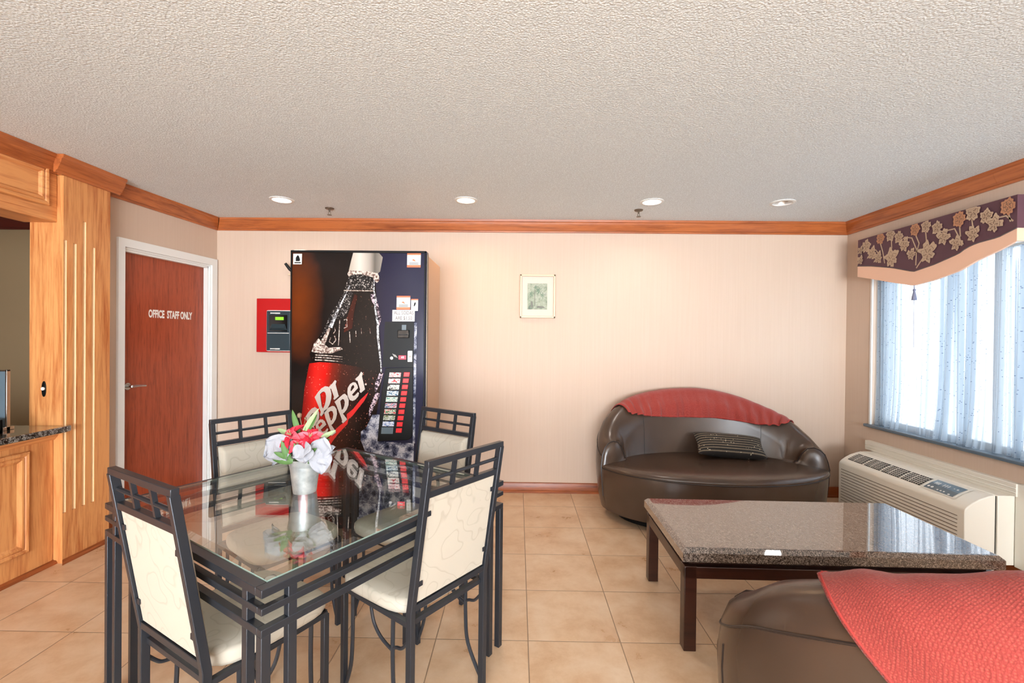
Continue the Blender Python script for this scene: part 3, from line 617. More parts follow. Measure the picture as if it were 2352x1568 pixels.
decal('foam_print', P4([(745, 318), (980, 330), (1095, 352), (1112, 400), (1108, 445), (1085, 465), (1050, 440), (1035, 400), (900, 365), (790, 368), (750, 395), (730, 360)]), 'foam_art', 3)
decal('fizz_print', P4([(755, 380), (900, 368), (1035, 405), (1042, 548), (700, 548), (715, 480)]), 'fizz_art', 3)
decal('liquid_line_print', P4([(690, 552), (1048, 556), (1048, 568), (690, 564)]), 'foam_art', 4)
decal('fizz_print', P4([(700, 566), (805, 572), (760, 760), (700, 880), (600, 900), (480, 1060), (420, 1120), (500, 920), (560, 800), (640, 660)]), 'fizz_art', 2)
decal('reflection_print', P4([(820, 600), (855, 620), (815, 830), (800, 1010), (700, 1060), (735, 880), (790, 700)]), 'label_art', 3)
decal('streak_print', P4(ribbon([(765, 490), (700, 640), (620, 800), (540, 1000)], [8, 14, 26, 44])), 'streak_art', 4)
decal('streak_print', P4(ribbon([(530, 1010), (480, 1120), (400, 1290)], [24, 50, 90])), 'foam_art', 4)
decal('foam_print', P4([(400, 1130), (345, 1190), (318, 1290), (400, 1310), (560, 1310), (690, 1260), (670, 1235), (520, 1240), (440, 1180)]), 'foam_art', 3)
for a in ((1330, 12), (1358, 14), (1388, 12)): decal('ring_print', P4(ribbon([(360, a[0]), (500, a[0] + 6), (690, a[0] + 22)], [a[1], a[1], 4])), 'foam_art', 4)
decal('streak_print', P4(ribbon([(1052, 430), (1050, 560), (1075, 650), (1070, 780), (1105, 950), (1110, 1100), (1130, 1260), (1155, 1450), (1160, 1560)], [16, 14, 22, 20, 26, 26, 22, 18, 16])), 'streak_art', 4)
decal('splash_print', P4(ribbon([(1030, 600), (1060, 680), (1100, 760), (1130, 900), (1110, 1000)], [50, 60, 30, 30, 10])), 'splash_art', 3)
decal('splash_print', P5(ribbon([(1160, 330), (1110, 470), (1080, 590)], [50, 70, 20])), 'splash_art', 4)
decal('splash_print', P5(ribbon([(1120, 610), (1070, 720), (1020, 850), (1000, 960)], [60, 60, 50, 8])), 'splash_art', 4)
for pts, w in (([(590, 1000), (600, 1040), (575, 1075)], 9), ([(545, 1120), (530, 1170), (570, 1200), (610, 1150), (590, 1100)], 12), ([(650, 910), (645, 1100), (640, 1220)], 9), ([(700, 910), (735, 900), (740, 990), (700, 1010)], 9), ([(770, 1050), (780, 1180)], 9), ([(845, 1040), (850, 1110)], 7), ([(910, 1010), (915, 1080)], 6), ([(1010, 1010), (1020, 1070)], 5)):
    decal('embossing_print', P4(ribbon(pts, w)), 'foam_art', 5)
decal('label_print', [(716, 834), (740, 831), (778, 833), (830, 842), (880, 862), (874, 930), (864, 985), (852, 1060), (848, 1205), (690, 1205), (694, 1060), (700, 960), (706, 890)], 'label_art', 2)
G = {}
G['D'] = [[(243, 672), (290, 600), (335, 548), (385, 518), (430, 525), (462, 565), (476, 620), (474, 690), (455, 765), (420, 835), (378, 890), (338, 938), (322, 915), (332, 872), (268, 725)], [(318, 628), (345, 600), (372, 592), (392, 610), (402, 655), (398, 720), (385, 780), (362, 828), (345, 800)]]
G['r'] = [[(437, 528), (487, 478), (520, 433), (543, 447), (530, 492), (572, 640), (580, 652), (518, 708), (503, 695), (512, 665), (470, 555), (450, 552)]]
G['P'] = [[(118, 950), (160, 880), (205, 828), (252, 808), (288, 832), (310, 885), (312, 950), (292, 1015), (262, 1060), (240, 1075), (290, 1180), (240, 1230), (150, 1040), (140, 1000)], [(190, 930), (215, 895), (240, 890), (262, 920), (262, 970), (245, 1010), (225, 1025)]]
G['e'] = [[(262, 1050), (285, 1010), (320, 980), (360, 978), (392, 1005), (412, 1050), (335, 1122), (360, 1150), (395, 1140), (425, 1100), (442, 1112), (420, 1170), (370, 1205), (320, 1190), (280, 1130)], [(300, 1052), (328, 1018), (350, 1020), (358, 1040), (318, 1085)]]
G['p'] = [[(372, 868), (430, 820), (490, 790), (520, 795), (550, 835), (558, 900), (545, 970), (510, 1030), (482, 1055), (545, 1140), (548, 1158), (490, 1205), (475, 1195), (485, 1160), (400, 960), (385, 905)], [(440, 880), (470, 858), (495, 865), (508, 905), (500, 960), (480, 1000), (462, 960)]]
G['p2'] = [[(520, 735), (580, 680), (635, 630), (660, 620), (695, 650), (716, 710), (715, 775), (690, 840), (660, 880), (638, 895), (690, 960), (698, 978), (645, 1030), (625, 1012), (632, 990), (550, 790), (535, 760)], [(598, 722), (628, 695), (650, 700), (663, 740), (657, 790), (640, 835), (622, 845)]]
G['e2'] = [[(695, 600), (700, 540), (730, 488), (770, 462), (805, 465), (830, 500), (842, 540), (760, 634), (778, 652), (802, 642), (840, 598), (858, 610), (848, 655), (810, 700), (770, 720), (730, 708), (705, 660)], [(738, 575), (748, 525), (770, 498), (786, 510), (790, 532), (748, 588)]]
G['r2'] = [[(802, 415), (850, 370), (880, 315), (905, 338), (893, 380), (935, 545), (938, 560), (882, 610), (862, 590), (870, 560), (832, 440), (812, 440)]]
b = MB()
for k, loops in G.items():
    b.poly([P5([((x - 480) * .995 + 480 + 4, y + 5) for x, y in l]) for l in loops], F3(.0012 * 5), 1)
    b.poly([P5(l) for l in loops], F3(.0012 * 6), 0)
b.poly([P5([(948 + 13 * math.cos(a / 2), 490 + 13 * math.sin(a / 2)) for a in range(12)])], F3(.0012 * 6), 0)
b.build('logo_lettering', ['letter', 'black'], dr, recalc=False)
decal('brush_stroke_print', P5([(405, 1330), (450, 1235), (545, 1110), (600, 1060), (700, 985), (690, 905), (780, 830), (880, 700), (985, 600), (970, 640), (930, 720), (860, 810), (770, 930), (715, 975), (705, 1040), (640, 1110), (560, 1200), (500, 1285), (430, 1400)]), 'red_print', 5)
decal('ice_print', [(863, 951), (881, 951), (876, 1012), (960, 1016), (958, 1205), (820, 1205), (838, 1090), (850, 1040), (838, 1010), (838, 990), (850, 980)], 'ice_art', 3)
decal('ice_print', [(955, 742), (961, 735), (962, 1016), (957, 1016)], 'ice_art', 3)
# control area
decal('control_print', [(888, 738), (954, 738), (955, 842), (884, 842)], 'black', 4)
cp_loop = [(892, 844), (955, 842), (957, 995), (954, 1003), (946, 1008), (877, 1011), (884, 900)]
b = MB(); b.prism(cp_loop, lambda x, y, k: (AR(x, y)[0], -.0045 - .008 * k, AR(x, y)[1])); sel = b.build('selection_panel', 'black', dr, bevel=.002)
for k in range(10):
    x0, y0 = 934.8 - 1.69 * k, 853 + 14.2 * k
    l = [(x0, y0), (x0 + 13.6, y0), (x0 + 12.4, y0 + 10.2), (x0 - 1.2, y0 + 10.2)]
    b = MB(); b.prism(l, lambda x, y, kk: (AR(x, y)[0], -.012 - .007 * kk, AR(x, y)[1])); b.build('button', 'button', sel, bevel=.002)
    if k < 9:
        x0, y0 = 901.8 - 1.65 * k, 853.8 + 14.0 * k
        l = [(x0, y0), (x0 + 26.5, y0), (x0 + 25.2, y0 + 10.8), (x0 - 1.3, y0 + 10.8)]
        b = MB(); b.poly([l], F3(.0136)); b.build('flavour_card', 'card%d' % k, sel, recalc=False)
l = [(886, 979), (913, 979), (912, 994), (885, 994)]
b = MB(); b.poly([l], F3(.0136)); b.build('empty_card', 'glass_panel', sel, recalc=False)
def rect(x0, y0, x1, y1): return [(x0, y0), (x1, y0), (x1, y1), (x0, y1)]
b = MB(); b.prism(rect(919, 757, 945, 775), lambda x, y, k: (AR(x, y)[0], -.004 - .022 * k, AR(x, y)[1])); bl = b.build('bill_acceptor', 'black_gloss', dr, bevel=.004)
b = MB(); b.prism(rect(922, 766, 942, 769), lambda x, y, k: (AR(x, y)[0], -.025 - .002 * k, AR(x, y)[1])); b.build('bill_slot', 'dark_void', bl)
b = MB(); b.poly([rect(927, 745, 937, 758)], F3(.007)); b.build('bill_symbol', 'glass_panel', bl, recalc=False)
b = MB(); b.poly([[(905 + 3.6 * math.cos(a * PI / 8), 821 + 3.6 * math.sin(a * PI / 8)) for a in range(16)]], F3(.0065))
for dx in (0, 3, 6): b.poly([ribbon([(907 + dx, 811 + dx * .4), (912 + dx, 818 + dx * .4)], .8)], F3(.0065))
b.build('coin_slot', 'white', dr, recalc=False)
decal('price_display', rect(921, 815, 938, 824), 'led', 5); 
b = MB(); b.poly([[(927, 818), (929.5, 817), (929.5, 821.5), (927, 820.5)]], F3(.0068)).poly([[(930.5, 817), (933, 817), (933, 821.5), (930.5, 821)]], F3(.0068)); b.build('display_segments', 'white', dr, recalc=False)
b = MB(); b.prism(rect(942, 804, 952.5, 830), lambda x, y, k: (AR(x, y)[0], -.0045 - .006 * k, AR(x, y)[1])); cr = b.build('coin_return', 'chrome', dr, bevel=.002)
b = MB(); b.prism([(947 + 2.4 * math.cos(a * PI / 8), 817 + 2.4 * math.sin(a * PI / 8)) for a in range(16)], lambda x, y, k: (AR(x, y)[0], -.010 - .004 * k, AR(x, y)[1])); b.build('lock', 'bronze', cr)
# stickers
def sticker(x0, y0, x1, y1, band=True, fig=None):
    b = MB(); b.poly([rect(x0, y0, x1, y1)], F3(.0072), 0)
    h = y1 - y0
    if band: b.poly([rect(x0, y0, x1, y0 + h * .12)], F3(.0078), 1); b.poly([rect(x0, y1 - h * .17, x1, y1)], F3(.0078), 1)
    cx, cy = (x0 + x1) / 2, (y0 + y1) / 2
    if band:
        b.poly([[(cx - 5, cy - 1), (cx, cy - 3), (cx + 5, cy + 3), (cx - 1, cy + 1)]], F3(.0078), 1)
        for k in (6, 9): b.poly([rect(x0 + 5, cy + k - 1.0, x1 - 5, cy + k)], F3(.0078), 2)
    b.build('sticker', ['white', 'orange_print', 'black'], dr, recalc=False)
sticker(936, 582, 967, 614); sticker(914, 679, 945, 710)
b = MB(); b.poly([rect(947, 686, 963, 713)], F3(.0072), 0); b.poly([rect(947, 686, 963, 689)], F3(.0078), 1); b.poly([[(953, 702), (954, 696), (957, 692), (958, 697), (955, 703)]], F3(.0078), 2); b.build('sticker', ['white', 'orange_print', 'black'], dr, recalc=False)
b = MB(); b.poly([rect(675, 583, 695, 607)], F3(.0072), 0); b.poly([[(681, 600), (681, 592), (685, 586), (688, 588), (691, 596), (690, 600)]], F3(.0078), 1); b.poly([rect(678, 602, 693, 604.5)], F3(.0078), 1); b.build('sticker', ['white', 'black'], dr, recalc=False)
b = MB(); b.poly([rect(905, 711, 956, 737)], F3(.0085), 0)
for s_, py in (('ALL SODAS', 718), ('ARE $1.50', 730)):
    b.text(s_, .034, lambda x, y, py=py: (AR(931, py)[0] + x, -.0092, AR(931, py)[1] + y), 1, bold=.0002, sx=.78)
b.build('price_sign', ['white', 'cord'], dr, recalc=False)
b = MB(); b.box(-.33, .02, -.014, .0, .16, .40); dp = b.build('delivery_chute', 'black', dr, bevel=.008)
MB().box(-.30, -.01, -.018, -.013, .19, .37).build('flap', 'black_gloss', dp, bevel=.004)

# ------------------------------------------------------------------ window dressing
def curtain():
    b = MB(); rnd = random.Random(3)
    NU, NV = 900, 26; y0, y1, zb, zt = WY0 + .02, WY1 - .015, WZ0 + .004, WZ1 - .05
    zones = [(3.70, .055, 1.0), (3.80, .03, .6), (3.30, .07, .8), (3.18, .018, .6), (3.08, .06, 1.15), (2.84, .02, .5), (2.71, .06, 1.0), (2.58, .04, .8), (2.42, .06, .9), (2.22, .09, 1.0)]
    def fn(u, v):
        y = y0 + (y1 - y0) * u; k = 0
        for c, w, a in zones: cc = c + .02 * (1 - v) * math.sin(40 * c); k += a * math.exp(-((y - cc) / (w * 1.5)) ** 2)
        k = min(k, 1.2)
        f1 = math.sin(2 * PI * y * 24 + 1.5 * math.sin(2 * PI * y * 5)); f2 = math.sin(2 * PI * y * 3.1 + .6); f3 = math.sin(2 * PI * y * 9.3 + 1.2 * math.sin(2 * PI * y * 2.2)); hd = max(0, (v - .93) / .07)
        x = XR + .046 + .014 * f1 * k * (1 - .3 * hd) + .006 * f2 + .0055 * abs(f3) ** .3 * (1 if f3 > 0 else -1) + .004 * hd * math.sin(2 * PI * y * 40)
        x -= .022 * (1 - v) ** 6 * (1 + f2) * (.5 + .5 * k)
        return (x, y + .010 * (1 - v) * math.sin(2 * PI * y * 6), zb + (zt - zb) * v)
    b.grid(fn, NU, NV); return b
cu = curtain().build('sheer_curtain', 'sheer', smooth=True, recalc=False, angle=180)
tag(cu, 'long gathered pale blue sheer dotted curtain hanging in the window recess', 'curtain')
va = thing('window_valance', 'plum floral valance with a pointed peach band above the window', 'valance', (0, 0, 0))
low = [(3.831, 1.924), (3.684, 1.887), (3.477, 1.833), (3.293, 1.789), (3.128, 1.808), (2.959, 1.844), (2.911, 1.863), (2.845, 1.891), (2.722, 1.927), (2.621, 1.964)]
mid = [(3.831, 2.012), (3.684, 1.99), (3.477, 1.945), (3.293, 1.889), (3.128, 1.914), (2.959, 1.955), (2.911, 1.982), (2.845, 1.998), (2.722, 2.006), (2.621, 2.037)]
def interp(L, y): 
    L = sorted(L); return float(np.interp(y, [a for a, _ in L], [c for _, c in L]))
XV = 2.80; YV0, YV1 = 2.621, 3.831; ZV = 2.225
def strip(fa, fb, th=.012, ends=True):
    b = MB(); n = 48; ys = [YV0 + (YV1 - YV0) * i / n for i in range(n + 1)]
    path = [(XR, YV1 + .0)] + [(XV, y) for y in ys[::-1]] + [(XR, YV0)]
    vs = []; fs = []
    for (x, y) in path:
        yy = min(max(y, YV0), YV1); za, zb = fa(yy), fb(yy)
        ox = th if x == XV else 0; oy = (th if y == YV0 else -th if y == YV1 else 0)
        vs += [(x, y, za), (x, y, zb), (x + ox, y + oy, zb), (x + ox, y + oy, za)]
    for i in range(len(path) - 1):
        for k in range(4): fs.append((i * 4 + k, i * 4 + (k + 1) % 4, i * 4 + 4 + (k + 1) % 4, i * 4 + 4 + k))
    fs += [(0, 1, 2, 3), tuple(len(vs) - 4 + k for k in range(4))]
    return b.add(vs, fs)
fab = strip(lambda y: interp(mid, y), lambda y: ZV).build('plum_fabric', 'purple', va)
strip(lambda y: interp(low, y), lambda y: interp(mid, y), .016).build('peach_band', 'peach', va)
b = MB(); b.tube([(XV - .001, y, interp(mid, y)) for y in [YV1 - (YV1 - YV0) * i / 40 for i in range(41)]], .0035, 6); b.build('piping_cord', 'cord', va, smooth=True)
fl = [(3.738, 2.158, 't', .05), (3.676, 2.083, 's', .05), (3.594, 2.19, 'o', .042), (3.498, 2.193, 't', .045), (3.485, 2.008, 'b', .065), (3.611, 2.038, 's', .045), (3.421, 2.16, 't', .042), (3.369, 2.087, 's', .05), (3.309, 2.008, 's', .04), (3.282, 2.185, 'o', .042), (3.195, 2.186, 't', .042), (3.179, 1.994, 'b', .068), (3.111, 2.155, 't', .042), (3.064, 2.074, 's', .05), (2.975, 2.015, 's', .045), (2.957, 2.172, 'o', .046), (2.87, 2.194, 't', .05), (2.867, 2.052, 'b', .045), (2.786, 2.146, 't', .042), (2.743, 2.083, 's', .05), (2.665, 2.17, 'o', .045), (3.79, 2.13, 's', .03), (3.79, 2.05, 's', .035)]
b = MB(); XP = XV - .002
def inside(y, z): return YV0 + .004 < y < YV1 - .004 and interp(mid, y) + .006 < z < ZV - .004
def cl(y, z): 
    y = min(max(y, YV0 + .004), YV1 - .004); return (y, min(max(z, interp(mid, y) + .006), ZV - .003))
for fi, (y, z, k, s) in enumerate(fl):
    XP = XV - .002 - fi * .00025
    rr = random.Random(int(y * 1000)); mi = 1 if k == 'o' else 0
    n = 44; loop = []
    for i in range(n):
        a = 2 * PI * i / n
        if k == 'b': r = s * (.62 + .38 * abs(math.sin(3 * a + .6))) * (1.25 if math.sin(a) > .2 else .85)
        elif k == 's': r = s * (.55 + .45 * abs(math.sin(2.5 * a))) * (1.2 if math.sin(a + y) < 0 else .8)
        elif k == 'o': r = s * (.8 + .2 * abs(math.sin(2.5 * a)))
        else: r = s * (.68 + .32 * abs(math.sin(2.5 * a + .4)))
        r *= 1.12 * (1 + .10 * math.sin(11 * a + y * 5)); loop.append(cl(y + r * .85 * math.cos(a), z + r * math.sin(a)))
    cyz = cl(y, z); vs = [(XP, *cyz)] + [(XP, *p) for p in loop]
    b.add(vs, [(0, 1 + i, 1 + (i + 1) % n) for i in range(n)], mi)
    for sc_, wl in ((.62, .0028), (.34, .0022)):
        inn = [cl(y + (p[0] - y) * sc_, z + (p[1] - z) * sc_) for p in loop]; out_ = [cl(y + (p[0] - y) * (sc_ + wl / s), z + (p[1] - z) * (sc_ + wl / s)) for p in loop]
        b.add([(XP - .0001, *p) for p in inn + out_], [(i, (i + 1) % n, n + (i + 1) % n, n + i) for i in range(n)], 2)
    for j in range(5):
        a = 2 * PI * j / 5 + y * 7; q = [cl(y + s * t_ * .7 * math.cos(a + .25 * t_), z + s * t_ * .8 * math.sin(a + .25 * t_)) for t_ in (.15, .45, .75)]
        if any(not inside(*p) for p in q): continue
        ps = ribbon(q, .004); b.add([(XP - .0006, *cl(*p)) for p in ps], [(0, 1, 4, 5), (1, 2, 3, 4)], 2)
for pts in ([(3.594, 2.15), (3.57, 2.08), (3.55, 1.99)], [(3.485, 2.09), (3.49, 2.16)], [(3.42, 2.12), (3.37, 2.15), (3.31, 2.13), (3.27, 2.04), (3.275, 1.93)], [(3.282, 2.15), (3.25, 2.08), (3.27, 2.02)], [(3.22, 1.97), (3.27, 1.91)], [(3.19, 2.06), (3.2, 2.15)], [(3.11, 2.13), (3.06, 2.12), (2.99, 2.12), (2.955, 2.05), (2.94, 2.0)], [(2.957, 2.13), (2.95, 2.06)], [(2.87, 2.09), (2.88, 2.16)], [(2.79, 2.13), (2.74, 2.12), (2.68, 2.12), (2.64, 2.08)], [(2.665, 2.13), (2.655, 2.08)], [(3.70, 2.1), (3.64, 2.11), (3.60, 2.06), (3.59, 2.0)]):
    q = [cl(*p) for p in pts]; ps = ribbon(q, .009); n = len(q)
    b.add([(XV - .0014, *cl(*p)) for p in ps], [(i, i + 1, 2 * n - 2 - i, 2 * n - 1 - i) for i in range(n - 1)], 0)
b.build('floral_pattern', ['fl_tan', 'fl_orange', 'fl_line'], va, recalc=False)
b = MB(); b.tube([(XV - .004, 3.282, 1.79), (XV - .004, 3.28, 1.765)], .003, 6); b.lathe([(.002, .0), (.009, -.006), (.009, -.016), (.006, -.02), (.014, -.06), (.016, -.082), (.002, -.084)], (XV - .004, 3.28, 1.768), 12)
b.tube([(XV - .004, 3.28, 1.69), (XV - .002, 3.285, 1.60), (XV, 3.282, 1.35)], .0012, 5)
b.build('tassel', 'tassel', va, smooth=True)
t = thing('curtain_rod', 'white flat curtain rod end beyond the right end of the valance', 'curtain rod', (0, 0, 0))
MB().box(2.845, 2.855, 2.30, 2.612, 2.135, 2.20).box(2.845, XR, 2.30, 2.31, 2.135, 2.20).build('rod', 'white_paint', t, bevel=.002)
MB().box(2.84, XR, 2.585, 2.607, 2.128, 2.207).build('bracket', 'white_paint', t, bevel=.002)

# ------------------------------------------------------------------ air conditioner
ac = thing('wall_air_conditioner', 'ivory through-wall air conditioner with louvred front under the window', 'air conditioner', (0, 0, 0))
AY0, AY1 = 2.70, 3.75
prof = [(2.615, .06), (2.613, .402), (2.618, .418), (2.634, .434), (2.66, .453), (2.70, .475), (2.75, .493), (2.79, .502), (2.79, .06)]
b = MB(); b.prism(prof, lambda x, z, k: (x, AY0 + (AY1 - AY0) * k, z)); shell = b.build('front_cover', 'ac', ac, bevel=.005)
b = MB()
for k in range(13): b.box(2.6115, 2.62, AY0 + .045, AY1 - .03, .362 - .0225 * k, .3655 - .0225 * k)
b.build('louvre_slots', 'ac_groove', shell)
def top_pt(s):  # along the curved top: s 0 front .. 1 back
    P_ = [(2.634, .434), (2.66, .453), (2.70, .475), (2.75, .493), (2.79, .502)]; k = s * 4; i = min(int(k), 3); f = k - i
    return (P_[i][0] * (1 - f) + P_[i + 1][0] * f, P_[i][1] * (1 - f) + P_[i + 1][1] * f)
def onTop(y, s, off=.0015):
    x, z = top_pt(s); return (x - off * .4, y, z + off)
for j in range(4):
    y1 = AY1 - .05 - j * .168; y0 = y1 - .152
    b = MB(); b.grid(lambda u, v: onTop(y0 + (y1 - y0) * u, .16 + .54 * v, .002), 2, 6, 0)
    for s_ in (.22, .31, .40, .49, .58, .67): b.grid(lambda u, v: onTop(y0 + (y1 - y0) * u, s_ + .022 * v, .005), 1, 1, 1)
    for q in range(1, 9): b.grid(lambda u, v: onTop(y0 + (y1 - y0) * q / 9 + (.006 if q == 5 else .0022) * u, .16 + .54 * v, .0042), 1, 6, 1)
    b.build('air_grille', ['dark_void', 'ac'], shell, recalc=False)
cy0, cy1 = AY0 + .115, AY0 + .315
b = MB(); b.grid(lambda u, v: onTop(cy0 - .018 + (cy1 - cy0 + .036) * u, .10 + .74 * v, .003), 1, 6); b.build('control_bezel', 'ac_white', shell, recalc=False)
b = MB(); b.grid(lambda u, v: onTop(cy0 + (cy1 - cy0) * u, .16 + .56 * v, .0045), 1, 6, 0)
for (a, s_, r) in ((.10, .30, .008), (.22, .30, .009), (.44, .26, .006), (.55, .26, .006), (.65, .27, .006), (.84, .22, .008), (.86, .55, .006), (.75, .55, .004)):
    cy = cy1 - a * (cy1 - cy0); b.add([onTop(cy + r * math.cos(q * PI / 5), s_ + r * 5 * math.sin(q * PI / 5), .0052) for q in range(10)], [tuple(range(10))], 1)
for a in (.12, .18, .24, .40, .48, .56): b.grid(lambda u, v: onTop(cy1 - (a + .03 * u) * (cy1 - cy0), .48 + .12 * v, .0052), 1, 1, 1)
b.build('control_panel', ['glass_panel', 'white'], shell, recalc=False)
MB().box(2.79, 2.799, AY0 + .006, AY1 - .006, .07, .495).build('seam_gap', 'dark_void', ac)
MB().box(2.799, XR - .001, AY0 - .004, AY1 + .004, .095, .50).build('wall_sleeve', 'ac', ac, bevel=.004)
b = MB().box(2.885, XR, AY0 - .02, AY1 + .085, .50, .575).box(2.893, XR, AY0 - .11, AY0 - .008, .09, .575).box(2.88, 2.886, AY0 - .02, AY1 + .08, .52, .525).box(2.88, 2.886, AY0 - .02, AY1 + .08, .545, .55)
b.build('wall_collar', 'ac_white', ac, bevel=.003)

# ------------------------------------------------------------------ dining table
T_C = (-.810, 1.888); T_R = R(58.0)
dt = thing('dining_table', 'square black metal dining table with a clear glass top', 'dining table', (*T_C, 0), T_R)
E_ = .545
for zt, wd, ht, e in ((.7345, .030, .022, E_), (.6885, .020, .018, E_), (.634, .022, .020, E_)):
    b = MB()
    for s in (-1, 1):
        b.box(-e, e, s * e - (wd if s > 0 else 0), s * e + (wd if s < 0 else 0), zt - ht / 2, zt + ht / 2)
        b.box(s * e - (wd if s > 0 else 0), s * e + (wd if s < 0 else 0), -e + wd, e - wd, zt - ht / 2, zt + ht / 2)
    b.build('top_frame' if zt > .72 else 'rail', 'iron', dt, bevel=.0015)
for sx in (-1, 1):
    for sy in (-1, 1):
        b = MB(); g = E_ - .0125; o = E_ - .085
        b.bar((sx * g, sy * g, 0), (sx * g, sy * g, .625), .025, .025); b.bar((sx * o, sy * g, 0), (sx * o, sy * g, .725), .025, .022); b.bar((sx * g, sy * o, 0), (sx * g, sy * o, .725), .022, .025)
        b.build('leg', 'iron', dt, bevel=.0015)
ge = E_ - .031
b = MB(); bw = .026
vs = [(x * ge, y * ge, .7425) for x, y in ((-1, -1), (1, -1), (1, 1), (-1, 1))] + [(x * ge, y * ge, .749) for x, y in ((-1, -1), (1, -1), (1, 1), (-1, 1))] + [(x * (ge - bw), y * (ge - bw), .753) for x, y in ((-1, -1), (1, -1), (1, 1), (-1, 1))]
b.add(vs, [(3, 2, 1, 0)], 0); b.add(vs, [(8, 9, 10, 11)], 0)
b.add(vs, [(4 + k, 4 + (k + 1) % 4, 8 + (k + 1) % 4, 8 + k) for k in range(4)], 0); b.add(vs, [(k, (k + 1) % 4, 4 + (k + 1) % 4, 4 + k) for k in range(4)], 1)
b.build('glass_top', ['glass', 'glass_edge'], dt, weld=True)
for sx in (-1, 1):
    for sy in (-1, 1):
        b = MB(); b.lathe([(.0, 0), (.013, 0), (.013, .004), (0, .004)], (sx * (ge - .02), sy * (ge - .02), .7375), 16, cap=False); b.build('glass_pad', 'chrome', dt)
        MB().box(sx * ge - (0.04 if sx > 0 else -.0), sx * ge + (0.0 if sx > 0 else .04), sy * ge - (.04 if sy > 0 else 0), sy * ge + (0 if sy > 0 else .04), .733, .7375).build('corner_plate', 'iron', dt)

